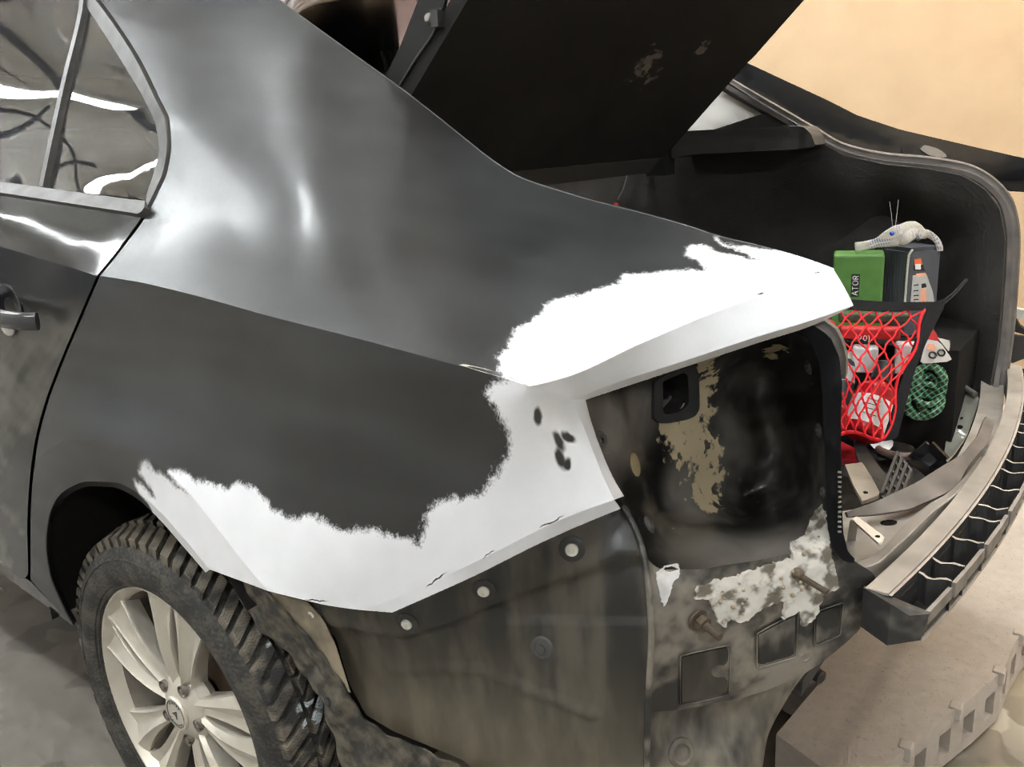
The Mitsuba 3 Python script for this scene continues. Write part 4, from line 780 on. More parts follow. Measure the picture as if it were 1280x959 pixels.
# ---- parcel shelf tipped up inside the boot
A0, A1 = np.array([.215, 1.335, 1.145]), np.array([.56, 1.335, 1.47]); dS = (A1 - A0) / np.linalg.norm(A1 - A0); nS = np.array([dS[2], 0, -dS[0]])
c2d = [(0.0, 0.0), (.66, 0.0), (.72, .06), (.72, .86), (.66, .93), (0, .93)]
pg = sg.Polygon([(0.02, .0), (.30, .0), (.31, -.006), (.62, -.006), (.70, .06), (.70, .94), (.62, .988), (.02, .988)]).buffer(-.02).buffer(.02, 8)
sm = trimesh.creation.extrude_polygon(pg, .022)
MS = np.eye(4); MS[:3, 0], MS[:3, 1], MS[:3, 2] = dS, (0, -1, 0), np.cross(dS, (0, -1, 0)); MS[:3, 3] = A0
sm.apply_transform(MS)
def fn_shelf(p, n, uv):
    d = mi.Float(9.0)
    for x, y, z, r in SCUFF: d = dr.minimum(d, dr.sqrt(dr.square(p.x - x) + dr.square(p.y - y) + dr.square(p.z - z)) / r)
    m = smoothstep(.3, -.2, d - 1 + (fbm(p.x * 50, p.y * 50, p.z * 90, 3) - .5) * 2.6)
    return mix(mix((.012, .0115, .011), (.021, .020, .019), fbm(p.x * 9, p.y * 9, p.z * 9, 3)), mi.Color3f(.15, .13, .11), m * .6)
def shelf_at(x, y):
    nn = np.cross(dS, (0, -1, 0)); d = ray(x, y); t = ((A0 - EYE) @ nn) / (d @ nn); return EYE + t * d
SCUFF = [(*[float(v) for v in shelf_at(x, y)], r) for x, y, r in [(800, 68, .03), (806, 85, .02), (868, 52, .022), (862, 62, .016), (635, 174, .013), (681, 156, .009), (795, 100, .015)]]
principled('shelf_felt', proc(fn_shelf), .9, .05)
SHELF = obj('parcel_shelf', sm, 'shelf_felt', CAR, 30, label='dark parcel shelf tipped up with a few scuffs')
off = np.cross(dS, (0, -1, 0))
if off @ (EYE - A0) < 0: off = -off
hb = beam_box(A0 + [.004, -.01, -.012], A0 + [.004, -.93, -.012], .022, .05, up=dS); obj('hinge_bar', hb, 'dark_plastic', SHELF, label='dark hinge bar along the lower edge')
rimS = sweep(np.array([A0 + dS * s + [0, y, 0] + off * .003 for s, y in [(0.02, .004), (.3, .004), (.62, .008), (.70, -.06)]]), circle(.006, 8)); obj('shelf_edge', rimS, 'black_satin', SHELF, True)
obj('pivot', box(A0 + [.01, .02, -.01], (.05, .05, .07)), 'black_satin', SHELF)
obj('pull_cord', tube(resample([at(786, 205, Y=1.30), at(782, 228, Y=1.28), at(772, 250, Y=1.26)], .01), .003, 6), 'black_satin', SHELF)
ball = trimesh.creation.icosphere(2, .007); ball.apply_translation(at(770, 257, Y=1.25)); obj('cord_bead', ball, principled('red_bead', (.55, .06, .05), .3), SHELF, True, label='small red bead on the cord')
# flat support arm with its bolt
ar = poly_patch([(528, -14, 'Y', .345), (558, -8, 'Y', .345), (553, 12, 'Y', .345), (546, 36, 'Y', .345), (497, 112, 'Y', .345), (470, 140, 'Y', .345), (450, 150, 'Y', .345), (483, 92, 'Y', .345), (500, 58, 'Y', .345)], (), 6)
ARM = obj('lid_arm', thick(ar.mesh, .006), principled('arm_black', (.014, .014, .013), .6, .15), CAR, 30, label='flat black support arm with a bolt')
obj('arm_edge', tube(resample([ar.on(x, y, .001)[0] for x, y in [(552, 10), (545, 35), (520, 74), (498, 110)]], .01), .0014, 6), 'dark_plastic', ARM, True)
c, n_ = ar.on(537, 23, .0); obj('bolt', put(lathe([(.0001, .006), (.004, .006), (.0065, .003), (.007, 0)], 16), frame(n_), c), 'galvanised', ARM, 30)
obj('clip', box(ar.on(549, 24, .004)[0], (.012, .012, .02)), 'black_satin', ARM)

# ---- cabin seen past the pillar
principled('cabin_grey', (.016, .019, .017), .7, .3)
principled('cabin_navy', (.004, .0045, .008), .8, .2)
cab = [((-1.35, 1.62, 1.46), (2.5, .30, .18), 'cabin_grey')]
pl_ = poly_patch([(376, 10, 'Y', 1.5), (400, 12, 'Y', 1.5), (427, 16, 'Y', 1.5), (440, 30, 'Y', 1.5), (454, 55, 'Y', 1.5), (462, 87, 'Y', 1.5), (464, 140, 'Y', 1.5), (500, 140, 'Y', 1.5), (497, 90, 'Y', 1.5), (494, 66, 'Y', 1.5), (489, 42, 'Y', 1.5), (485, 25, 'Y', 1.5), (489, 18, 'Y', 1.5), (600, 16, 'Y', 1.5), (600, -70, 'Y', 1.5), (300, -70, 'Y', 1.5), (340, 0, 'Y', 1.5)], (), 12)
INT = obj('cabin_side', thick(pl_.mesh, .02), 'cabin_grey', CAR, 30, label='dark right door frame seen through the cabin')
obj('pillar_edge', tube(resample([pl_.on(x, y, .004)[0] for x, y in [(470, 28), (473, 45), (480, 66), (485, 88)]], .02), .008, 8), 'dark_plastic', INT, True)
scene['tinted_glass'] = {'type': 'thindielectric', 'int_ior': 1.5, 'specular_transmittance': rgb(.76, .71, .98)}
wp_ = poly_patch([(478, 10, 'Y', 1.53), (620, 10, 'Y', 1.53), (620, 130, 'Y', 1.53), (486, 130, 'Y', 1.53)], (), 40); obj('cabin_window', wp_.mesh, 'tinted_glass', INT, label='pale lavender rear door window')
cl_ = poly_patch([(300, -60, 'Y', 1.46), (372, 8, 'Y', 1.46), (400, 16, 'Y', 1.46), (428, 20, 'Y', 1.46), (440, 32, 'Y', 1.46), (454, 57, 'Y', 1.46), (464, 92, 'Y', 1.46), (466, 150, 'Y', 1.46), (300, 150, 'Y', 1.46)], (), 20); obj('cabin_lining', thick(cl_.mesh, .01), 'cabin_navy', CAR, label='dark navy cabin lining')
obj('rear_seat', rbox((.16, 1.1, .62), .05), 'cabin_navy', CAR, 40, label='dark rear seat'); scene[CAR + '__rear_seat']['to_world'] = T().translate([-.08, .92, .84])
obj('front_seat', rbox((.16, .5, .75), .06), 'cabin_navy', CAR, 40); scene[CAR + '__front_seat']['to_world'] = T().translate([-1.02, 1.30, .92])
fs2 = rbox((.16, .5, .75), .06); obj('front_seat', fs2, 'cabin_navy', CAR, 40); scene[CAR + '__front_seat_001']['to_world'] = T().translate([-1.02, .52, .92])
def loft_side(prof, xs):
    V_ = np.array([(x, y, z) for x in xs for y, z in prof]); m_ = len(prof)
    v, f, _ = meshkit.arrays((V_, [[i * m_ + k, i * m_ + k + 1, (i + 1) * m_ + k + 1, (i + 1) * m_ + k] for i in range(len(xs) - 1) for k in range(m_ - 1)])); return trimesh.Trimesh(v, f, process=False)
FD = obj('front_door', loft_side([(.045, .36), (.012, .45), (.0, .62), (.0, .86), (.006, .95), (.04, 1.0), (.075, 1.08)], [-.62, -1.1, -1.7]), 'door_paint', CAR, 35, label='dusty black front door')
obj('window_pane', loft_side([(.085, 1.08), (.13, 1.2), (.20, 1.33), (.27, 1.44)], [-.62, -1.6]), 'window_glass', FD)
obj('front_wing', loft_side([(.05, .36), (.02, .5), (.0, .75), (.01, .9), (.08, .98), (.25, 1.0), (.88, 1.04)], [-1.72, -2.1, -2.6]), 'door_paint', CAR, 35)
obj('roof', box((-.85, .885, 1.52), (1.9, 1.30, .03)), 'black_gloss', CAR, label='black roof')
obj('bulkhead', box((-1.85, .885, .95), (.04, 1.5, 1.15)), 'cabin_navy', CAR)
obj('cabin_floor', box((-.95, .92, .33), (1.8, 1.5, .04)), 'cabin_navy', CAR)
obj('right_door', box((-1.05, 1.64, .68), (1.7, .06, .68)), 'black_gloss', CAR)
WIRE = None
principled('wire_grey', (.22, .20, .19), .5)
for k, pts in enumerate([[(361, 14, .33), (366, 4, .36), (380, -6, .42), (400, -16, .5)], [(364, 16, .34), (371, 6, .38), (388, -2, .45), (415, -10, .52)], [(366, 18, .35), (376, 9, .40), (396, 1, .47), (424, -4, .54)], [(352, 6, .30), (356, -4, .32), (366, -14, .36)]]):
    obj('wire', tube(resample([at(x, y, Y=v) for x, y, v in pts], .01), .0055, 8), 'wire_grey', CAR, True, label='pale grey wiring hanging by the roof' if k == 0 else None)

# ---- impact absorber on the bumper bar
def bar_pt(s, w, z):
    """s along the bar from the near end (0) to the far end (1), w rearwards from its inner edge."""
    y = .355 + s * 1.07
    x = .985 + .045 * (1 - ((y - .885) / .535) ** 2) + w
    return np.array([x, y, z])
principled('foam_black', proc(lambda p, n, uv: mix((.016, .0155, .015), (.07, .062, .052), smoothstep(.55, .8, fbm(p.x * 30, p.y * 30, p.z * 30, 3)))), .6)
principled('dusty_edge', proc(lambda p, n, uv: mix(mi.Color3f(.022, .021, .02), mix((.22, .195, .17), (.44, .395, .34), fbm(p.x * 40, p.y * 40, p.z * 40, 3)), smoothstep(.25, .7, dr.abs(n.z)))), .6)
principled('rail_dusty', proc(lambda p, n, uv: mix((.07, .062, .055), (.26, .235, .205), fbm(p.x * 40, p.y * 40, p.z * 40, 3) * .6 + .5 * smoothstep(.2, .8, n.z))), .6)
BUM = CAR + '__impact_absorber'
ss = np.linspace(0, 1, 60)
def prism_along(w0, w1, z0, z1, s0=0, s1=1, n=50):
    V_, F_ = [], []
    for s in np.linspace(s0, s1, n): V_ += [bar_pt(s, w0, z0), bar_pt(s, w1, z0), bar_pt(s, w1, z1), bar_pt(s, w0, z1)]
    for i in range(n - 1):
        for k in range(4):
            l = (k + 1) % 4; F_ += [[i * 4 + k, i * 4 + l, i * 4 + 4 + l], [i * 4 + k, i * 4 + 4 + l, i * 4 + 4 + k]]
    F_ += [[0, 1, 2], [0, 2, 3], [n * 4 - 4, n * 4 - 2, n * 4 - 3], [n * 4 - 4, n * 4 - 1, n * 4 - 2]]
    m = trimesh.Trimesh(V_, F_, process=False); m.fix_normals(); return m
ZT = .69
obj('impact_absorber', cat([prism_along(.0, .004, ZT - .045, ZT), prism_along(.0, .062, ZT - .048, ZT - .042), prism_along(.0, .024, ZT - .003, ZT)]), 'dusty_metal', CAR, 30, label='dusty black plastic impact absorber of open cells on the bumper bar')
obj('front_wall', prism_along(.0245, .028, ZT - .044, ZT - .002), 'dusty_edge', BUM)
NC = 17
edges = np.r_[0, np.cumsum(np.where(np.arange(NC) % 3 == 1, .7, 1.15))]; edges = edges / edges[-1]
for i, s in enumerate(edges):
    if i == 0: continue
    n = 7; V_ = []
    for q in np.linspace(0, 1, n):
        wv = .0035 * math.sin(q * 9 + i)
        for e in (-.0016, .0016):
            for z in (ZT - .042, ZT - .004 - .003 * math.sin(q * math.pi)): 
                b = bar_pt(min(s, 1), .026 + .037 * q, z); b[1] += wv + e * (1.0 + .8 * abs(math.sin(q * 6.3))); V_.append(b)
    F_ = []
    for a in range(n - 1):
        o = a * 4; r_ = [o, o + 1, o + 3, o + 2]; r2 = [v + 4 for v in r_]
        for k in range(4): l = (k + 1) % 4; F_ += [[r_[k], r_[l], r2[l]], [r_[k], r2[l], r2[k]]]
    F_ += [[0, 1, 3], [0, 3, 2], [n * 4 - 4, n * 4 - 1, n * 4 - 3], [n * 4 - 4, n * 4 - 2, n * 4 - 1]]
    rb2 = trimesh.Trimesh(V_, F_, process=False); rb2.fix_normals()
    obj('cell_rib', rb2, 'dusty_edge', BUM)
for i in range(NC):
    obj('rear_wall', prism_along(.0605 + .002 * (i % 2), .065 + .002 * (i % 2), ZT - .026, ZT - .012 + .004 * (i % 2), edges[i] + .002, edges[i + 1] - .002, 6), 'rail_dusty', BUM)
    cellf = prism_along(.029, .060, ZT - .041, ZT - .0405, edges[i], edges[i + 1], 4); obj('cell_base', cellf, 'foam_black', BUM)
    for w in (.0285, .0600): obj('cell_side', prism_along(w, w + .0006, ZT - .041, ZT - .012, edges[i] + .004, edges[i + 1] - .004, 4), 'foam_black', BUM)
endc = m3.Manifold.hull_points(np.array([bar_pt(0, w, z) - [0, o, 0] for w, z, o in [(-.002, ZT, 0), (.03, ZT - .004, .014), (.066, ZT - .012, .0), (-.002, ZT - .05, 0), (.03, ZT - .054, .016), (.060, ZT - .046, .0), (.01, ZT - .002, .003), (.05, ZT - .012, .014)]] + [bar_pt(0.004, w, z) for w, z in [(-.002, ZT), (.066, ZT - .012), (-.002, ZT - .05), (.06, ZT - .046)]])).to_mesh()
obj('end_cap', trimesh.Trimesh(endc.vert_properties[:, :3], endc.tri_verts), 'foam_black', BUM, label='black end block')
bmk = prism_along(-.045, -.004, ZT - .08, ZT - .03, .06, 1); obj('bumper_bar', bmk, 'dusty_metal', CAR, label='dusty metal bumper bar behind the absorber')
# right hand fixing bracket
for nm_, pts, mt in [('bracket_plate', [(1262, 384), (1300, 392), (1300, 404), (1262, 396)], 'white_plastic'), ('bracket_arm', [(1260, 392), (1268, 396), (1276, 410), (1300, 415), (1300, 424), (1258, 412)], 'black_plastic'), ('bracket_foot', [(1258, 418), (1300, 424), (1300, 440), (1264, 455), (1255, 448)], 'dark_plastic')]:
    q = poly_patch([(x, y, 'Y', 1.52) for x, y in pts], (), 8); m_q = thick(q.mesh, .015); obj(nm_, m_q, mt, CAR)
# ------------------------------------------------------------------ things lying in the boot
def yawbox(P, ex, w, d, h, r=.004):
    """A rounded box whose top front left corner is P, its front edge along ex, going d back and h down; returns mesh and frame."""
    ex = np.array([ex[0], ex[1], 0.0]); ex /= np.linalg.norm(ex); ey = np.cross([0, 0, 1], ex)
    M = np.eye(4); M[:3, 0], M[:3, 1], M[:3, 2] = ex, ey, (0, 0, 1); M[:3, 3] = P + ex * w / 2 + ey * d / 2 - np.array([0, 0, h / 2])
    m = rbox((w, d, h), r); m.apply_transform(M); return m, M
FLZ = .541
LEDZ = float(at(1130, 428, Y=1.22)[2])
g1 = at(1042, 319, Y=1.20); g2 = at(1102, 323, Z=g1[2])
dirg = np.array([.0915, .0257, 0])
principled('box_green', proc(lambda p, n, uv: mix((.075, .19, .035), (.10, .235, .05), noise(p.x * 60, p.y * 60, p.z * 60))), .5)
gm, gM = yawbox(g1, dirg, np.linalg.norm(dirg), .075, g1[2] - LEDZ)
GB = obj('green_box', gm, 'box_green', label='green cardboard box left of the grey canister in the boot', cat='box')
def flat_text(text, height, M, t=.0006):
    m = meshkit.text_mesh(text, height)
    if not isinstance(m, trimesh.Trimesh): m = trimesh.Trimesh(*meshkit.arrays(m)[:2])
    b = m.bounds; m.apply_translation(-b.mean(0)); zz = max(1e-9, b[1, 2] - b[0, 2]); m.apply_scale((1, 1, t / zz)); m.apply_transform(M); return m
def face_frame(c, xdir, n): 
    M = np.eye(4); xdir = np.asarray(xdir, float) / np.linalg.norm(xdir); n = np.asarray(n, float) / np.linalg.norm(n)
    M[:3, 0], M[:3, 1], M[:3, 2], M[:3, 3] = xdir, np.cross(n, xdir), n, c; return M
gn = -gM[:3, 1]
def on_plane(x, y, P, n): d = ray(x, y); return EYE + ((P - EYE) @ n) / (d @ n) * d
lc = on_plane(1069, 357, g1, gn) + gn * .0006
lm = trimesh.creation.box((.046, .0155, .0006)); lm.apply_transform(face_frame(lc, (0, 0, 1), gn)); obj('printed_band', lm, 'black_satin', GB)
obj('lettering', flat_text('ATOR', .011, face_frame(lc + gn * .0008, (0, 0, 1), gn)), 'white_paper', GB, label='white letters ATOR on a black band')
# grey canister
c0 = at(1137, 311, Y=1.272); c1 = at(1106, 313, Z=c0[2] - .002); c2 = at(1170, 317, Z=c0[2] - .002)
principled('canister_grey', (.075, .078, .088), .45)
exc, eyc, wc, dc = np.array([.64, .768, 0]), np.array([-.768, .64, 0]), .076, .080
top = c0[2]; cm_ = []
poly = [c0[:2], c0[:2] + exc[:2] * wc, c0[:2] + exc[:2] * wc + eyc[:2] * dc, c0[:2] + eyc[:2] * dc]
pgc = sg.Polygon(poly).buffer(-.008).buffer(.008, 6)
body = trimesh.creation.extrude_polygon(pgc, top - LEDZ - .008); body.apply_translation((0, 0, LEDZ))
capb = trimesh.creation.extrude_polygon(pgc.buffer(-.006), .008); capb.apply_translation((0, 0, top - .008))
CAN = obj('oil_canister', cat([body, capb]), 'canister_grey', label='dark grey oil canister beside the green box, glove on top', cat='canister')
cn1 = np.cross(exc, (0, 0, 1)); cn1 = cn1 if cn1 @ (EYE - c0) > 0 else -cn1          # the face with the label
cn2 = np.cross(eyc, (0, 0, 1)); cn2 = cn2 if cn2 @ (EYE - c0) > 0 else -cn2
stp = [on_plane(x, y, c0 + cn1 * .0015, cn1) for x, y in [(1141, 312), (1136, 320), (1134, 340), (1131, 380)]]
obj('pale_stripe', tube(resample(stp, .006), .0022, 8), principled('stripe', (.55, .54, .45), .4), CAN, True, label='pale stripe down the edge')
for k in range(9):
    a = c0 + eyc * (.006 + (dc - .012) * k / 8) + cn2 * .0004; obj('rib', beam_box(a - [0, 0, .012], a - [0, 0, .15], .0016, .0012, up=cn2), 'canister_grey', CAN)
def label_piece(name, pts, mat, parent, P, n, off, label=None):
    q = [on_plane(x, y, P + n * off, n) for x, y in pts]; cq = np.mean(q, axis=0)
    m = trimesh.Trimesh(np.vstack([q, cq]), [[i, (i + 1) % len(q), len(q)] for i in range(len(q))], process=False)
    if m.face_normals.mean(0) @ n < 0: m.invert()
    return obj(name, thick(m, .0004), mat, parent, label=label)
principled('label_grey', (.48, .47, .45), .5); principled('label_orange', (.85, .16, .05), .45); principled('label_peach', (.86, .42, .26), .45)
label_piece('sticker', [(1141, 344), (1158, 343), (1166, 365), (1168, 378), (1138, 378)], 'label_grey', CAN, c0, cn1, .0008)
label_piece('sticker', [(1143, 324), (1151, 323), (1153, 331), (1143, 332)], 'label_orange', CAN, c0, cn1, .0010)
label_piece('sticker', [(1142, 332), (1154, 331), (1156, 338), (1142, 338)], 'black_satin', CAN, c0, cn1, .0009)
label_piece('sticker', [(1144, 330), (1151, 330), (1151, 337), (1144, 337)], 'white_paper', CAN, c0, cn1, .0014)
label_piece('sticker', [(1145, 342), (1157, 341), (1158, 345), (1145, 346)], 'label_peach', CAN, c0, cn1, .0013)
label_piece('sticker', [(1151, 361), (1157, 360), (1158, 377), (1150, 378)], 'label_peach', CAN, c0, cn1, .0013)
label_piece('sticker', [(1152, 355), (1157, 354), (1158, 359), (1152, 360)], 'black_satin', CAN, c0, cn1, .0014)
for y in (356, 363, 369, 374): label_piece('small_print', [(1142, y), (1148, y - .4), (1148, y + 1), (1142, y + 1.4)], 'dark_plastic', CAN, c0, cn1, .0014)
# knitted work glove
def fn_glove(p, n, uv):
    u, v = p.x * 210 + p.z * 90, p.y * 210 - p.z * 120
    d = dr.sqrt(dr.square(u - dr.floor(u) - .5) + dr.square(v - dr.floor(v) - .5)); reg = smoothstep(.35, .5, fbm(p.x * 22, p.y * 22, p.z * 22, 2))
    return mix(mix((.50, .46, .38), (.62, .58, .49), noise(p.x * 300, p.y * 300, p.z * 300)), mi.Color3f(.10, .14, .33), smoothstep(.34, .24, d) * reg * .8)
principled('glove_knit', proc(fn_glove), .9, .15)
def ribbon(pts, widths, t=.004):
    P = [np.array(p_) for p_ in pts]; P = resample(np.array(P), .006); wv = np.interp(np.linspace(0, 1, len(P)), np.linspace(0, 1, len(widths)), widths)
    m_ = 12; sec = circle(1, m_); V_, F_ = [], []
    tang = np.gradient(P, axis=0)
    for i, q in enumerate(P):
        tt = tang[i] / np.linalg.norm(tang[i]); b = np.cross(tt, (EYE - q)); b /= np.linalg.norm(b); c_ = np.cross(b, tt)
        for a, e in sec: V_.append(q + b * a * wv[i] + c_ * e * max(t, wv[i] * .45))
    for i in range(len(P) - 1):
        for k in range(m_): l = (k + 1) % m_; F_ += [[i * m_ + k, i * m_ + l, i * m_ + m_ + l], [i * m_ + k, i * m_ + m_ + l, i * m_ + m_ + k]]
    F_ += [[0, k + 1, k] for k in range(1, m_ - 1)] + [[(len(P) - 1) * m_, (len(P) - 1) * m_ + k, (len(P) - 1) * m_ + k + 1] for k in range(1, m_ - 1)]
    mm = trimesh.Trimesh(V_, F_, process=False); mm.fix_normals(); return mm
dg = 1.50; ledge = box((.70, 1.345, (LEDZ + FLZ) / 2), (.46, .30, LEDZ - FLZ - .004)); obj('boot_ledge', ledge, 'felt_black', CAR, label='dark felt ledge along the right side of the boot')
gl = [ribbon([at(x, y, D=d) for x, y, d in [(1069, 309, 1.680), (1082, 307, 1.670), (1098, 303, 1.660), (1112, 298, 1.650), (1128, 292, 1.640), (1140, 286, 1.640), (1146, 289, 1.640), (1148, 299, 1.640)]], [.010, .009, .009, .016, .021, .018, .014, .014]),
      ribbon([at(x, y, D=d) for x, y, d in [(1144, 284, 1.640), (1140, 292, 1.630), (1133, 299, 1.630), (1126, 305, 1.640)]], [.008, .010, .010, .006]),
      ribbon([at(x, y, D=d) for x, y, d in [(1146, 294, 1.650), (1156, 292, 1.660), (1166, 296, 1.670), (1173, 304, 1.670), (1175, 314, 1.670)]], [.012, .009, .007, .006, .006])]
obj('work_glove', cat(gl), 'glove_knit', label='knitted cream work glove with blue dots draped over the canister', cat='glove', smooth=True)
bd_ = trimesh.creation.icosphere(2, .0045); bd_.apply_translation(at(1115, 292, D=1.61)); obj('dot', bd_, principled('blue_dot', (.03, .10, .45), .4), 'work_glove', True, label='blue dot')
cw = [tube([at(1116, 284, D=1.650), at(1114, 266, D=1.670), at(1112, 252, D=1.680)], .0007, 5), tube([at(1119, 284, D=1.650), at(1121, 268, D=1.670), at(1123, 250, D=1.680)], .0007, 5)]
obj('thread', cat(cw), 'wire_grey', label='two thin threads standing up above the glove', cat='thread')

# cargo net stretched across the corner
NET = thing('cargo_net', 'red mesh cargo net with black edging across the boot corner', 'net')
principled('webbing', (.010, .010, .011), .8, .2); principled('net_red', (.72, .012, .02), .5, .4)
def ND(x, y): return np.interp(y, [370, 450, 545], [1.44, 1.41, 1.40]) + (x - 1110) * .00028
def bandmesh(pts): 
    q = poly_patch([(x, y, 'D', ND(x, y) - .004) for x, y in pts], (), 6); return thick(q.mesh, .003)
obj('top_band', bandmesh([(1020, 371), (1060, 374), (1120, 378), (1170, 377), (1186, 372), (1176, 386), (1158, 387), (1100, 389), (1055, 386), (1020, 384)]), 'webbing', NET)
obj('side_band', bandmesh([(1160, 386), (1182, 381), (1172, 400), (1159, 426), (1143, 465), (1132, 508), (1122, 548), (1104, 552), (1111, 530), (1118, 507), (1126, 479), (1143, 431)]), 'webbing', NET)
for pts in ([(1176, 378), (1190, 368), (1205, 352), (1207, 349)], [(1180, 380), (1196, 366), (1208, 352), (1207, 349)]):
    obj('cord', tube(resample([at(x, y, D=ND(x, y) + .12 * (i / 3)) for i, (x, y) in enumerate(pts)], .006), .0018, 6), 'webbing', NET, True)
netpoly = sg.Polygon([(1028, 387), (1158, 387), (1143, 431), (1126, 479), (1118, 507), (1108, 535), (1096, 541), (1080, 545), (1062, 541), (1048, 536), (1040, 470), (1034, 420)])
def npt(u, v):
    """u, v in 0..1 over the net: the mesh widens and sags towards its bottom."""
    xl = np.interp(v, [0, 1], [1018, 1046]); xr = np.interp(v, [0, .3, .6, .8, 1], [1159, 1143, 1126, 1118, 1102])
    y = 387 + 158 * (v ** 1.12) + 5 * math.sin(u * 6 + v * 9) * v; x = xl + (xr - xl) * u + 4 * math.sin(v * 11 + u * 4)
    return x, y
strands = []
NU, NV = 6, 9
for fam in (1, -1):
    for k in range(-NV, NU + NV + 1):
        pts = []
        for j in range(0, NV * 4 + 1):
            v = j / (NV * 4); u = (k + fam * v * NV * .62) / NU + .012 * math.sin(j * 1.57)
            if 0 <= u <= 1: pts.append(npt(u, v))
        if len(pts) > 4:
            P = np.array([at(x, y, D=ND(x, y) + (.0025 if fam > 0 else -.0005) - .035 * math.sin(math.pi * np.clip((x - 1030) / 110, 0, 1)) * np.clip((y - 387) / 80, 0, 1)) for x, y in pts]); strands.append(tube(resample(P, .008), .0017, 6))
for k in range(12):
    pts = [npt(u, v) for u, v in zip(np.linspace(0, 1, 20), np.full(20, 1.0))]
rim_ = [tube(resample([at(x, y, D=ND(x, y) - .002) for x, y in [npt(u, 1.0) for u in np.linspace(0, 1, 16)]], .01), .0035, 6), tube(resample([at(x, y, D=ND(x, y) - .002) for x, y in [npt(1.0, v) for v in np.linspace(0, 1, 16)]], .01), .003, 6)]
obj('mesh_cord', cat(strands), 'net_red', NET, True, kind='stuff', label='red diamond mesh cords')
for m in rim_: obj('edge_cord', m, 'net_red', NET, True)

# things behind the net
DN = 1.50
def at_d(x, y, d): return at(x, y, D=d)
def can_between(a, b, r, prof): 
    """A lathe of (share of length, share of radius) from a to b."""
    L_ = np.linalg.norm(b - a); return put(lathe([(max(q, .001) * r, s * L_) for s, q in prof], 28), frame(b - a), a)
principled('can_red', (.45, .008, .012), .25, .6, clearcoat=.6); principled('can_dark', (.03, .03, .033), .35)
b0, b1 = at_d(1076, 545, 1.49), at_d(1108, 455, 1.53)
RB_ = obj('spray_bottle', can_between(b0, b1, .036, [(0, .0), (.0, .85), (.03, 1), (.52, 1), (.56, .92), (.60, .95), (.66, .75), (.70, .45), (.74, .40), (.74, 0)]), 'can_red', label='red bottle with black cap and white label behind the net', cat='bottle', smooth=40)
obj('cap', can_between(b0 + (b1 - b0) * .74, b1, .018, [(0, 0), (0, 1), (.9, .95), (1, .8), (1, 0)]), 'black_satin', RB_, 40, label='black cap')
obj('paper_label', can_between(b0 + (b1 - b0) * .10, b0 + (b1 - b0) * .46, .0366, [(0, .98), (0, 1), (1, 1), (1, .98)]), 'white_paper', RB_, 40, label='white paper label')
for s in (.2, .27, .33, .39): 
    a = b0 + (b1 - b0) * s; L_ = b1 - b0; n_ = (EYE - a) - ((EYE - a) @ L_) / (L_ @ L_) * L_; n_ /= np.linalg.norm(n_); t_ = np.cross(n_, L_); t_ /= np.linalg.norm(t_)
    obj('small_print', beam_box(a + n_ * .0366 - t_ * .013, a + n_ * .0366 + t_ * .012, .0012, .0006, up=n_), 'dark_plastic', RB_)
k0, k1 = at_d(1049, 512, 1.57), at_d(1056, 440, 1.60)
KB = obj('spray_can', can_between(k0, k1, .022, [(0, 0), (0, .9), (.02, 1), (.80, 1), (.84, .8), (.86, .5), (.86, 0)]), 'can_dark', label='dark spray can with a pale label left of the red bottle', cat='can', smooth=40)
obj('paper_label', can_between(k0 + (k1 - k0) * .45, k0 + (k1 - k0) * .72, .0226, [(0, .98), (0, 1), (1, 1), (1, .98)]), 'label_grey', KB, 40, label='pale label')
obj('cap', can_between(k0 + (k1 - k0) * .86, k1, .014, [(0, 0), (0, 1), (.9, .95), (1, .8), (1, 0)]), 'white_plastic', KB, 40)
rbm, rbM = yawbox(at_d(1050, 410, 1.575), dirg, .105, .03, .022); RBX = obj('red_carton', rbm, principled('carton_red', (.50, .02, .02), .5), label='red carton with white print high up behind the net', cat='carton')
cn_ = -rbM[:3, 1]; lc2 = on_plane(1078, 423, at_d(1050, 410, 1.575), cn_) + cn_ * .0006
obj('lettering', flat_text('(90)', .010, face_frame(lc2, rbM[:3, 0], cn_)), 'white_paper', RBX, label='white print')
wb1, _ = yawbox(at_d(1066, 434, 1.57), dirg, .045, .03, .05); obj('white_carton', wb1, 'white_paper', label='white carton below the red carton behind the net', cat='carton')
wb2, _ = yawbox(at_d(1120, 430, 1.58), dirg, .038, .03, .06); obj('white_carton', wb2, principled('carton_pink', (.62, .50, .48), .5), label='pale pink carton right of the black cap behind the net', cat='carton')
wb3, _ = yawbox(at_d(1040, 508, 1.425), dirg, .026, .015, .045); obj('red_packet', wb3, 'carton_red', label='small red packet at the lower left of the net', cat='packet')
gb3, _ = yawbox(at_d(1048, 392, 1.60), dirg, .125, .025, .018); obj('dark_carton', gb3, principled('carton_dark', (.035, .05, .025), .6), label='dark green carton just under the top band of the net', cat='carton')

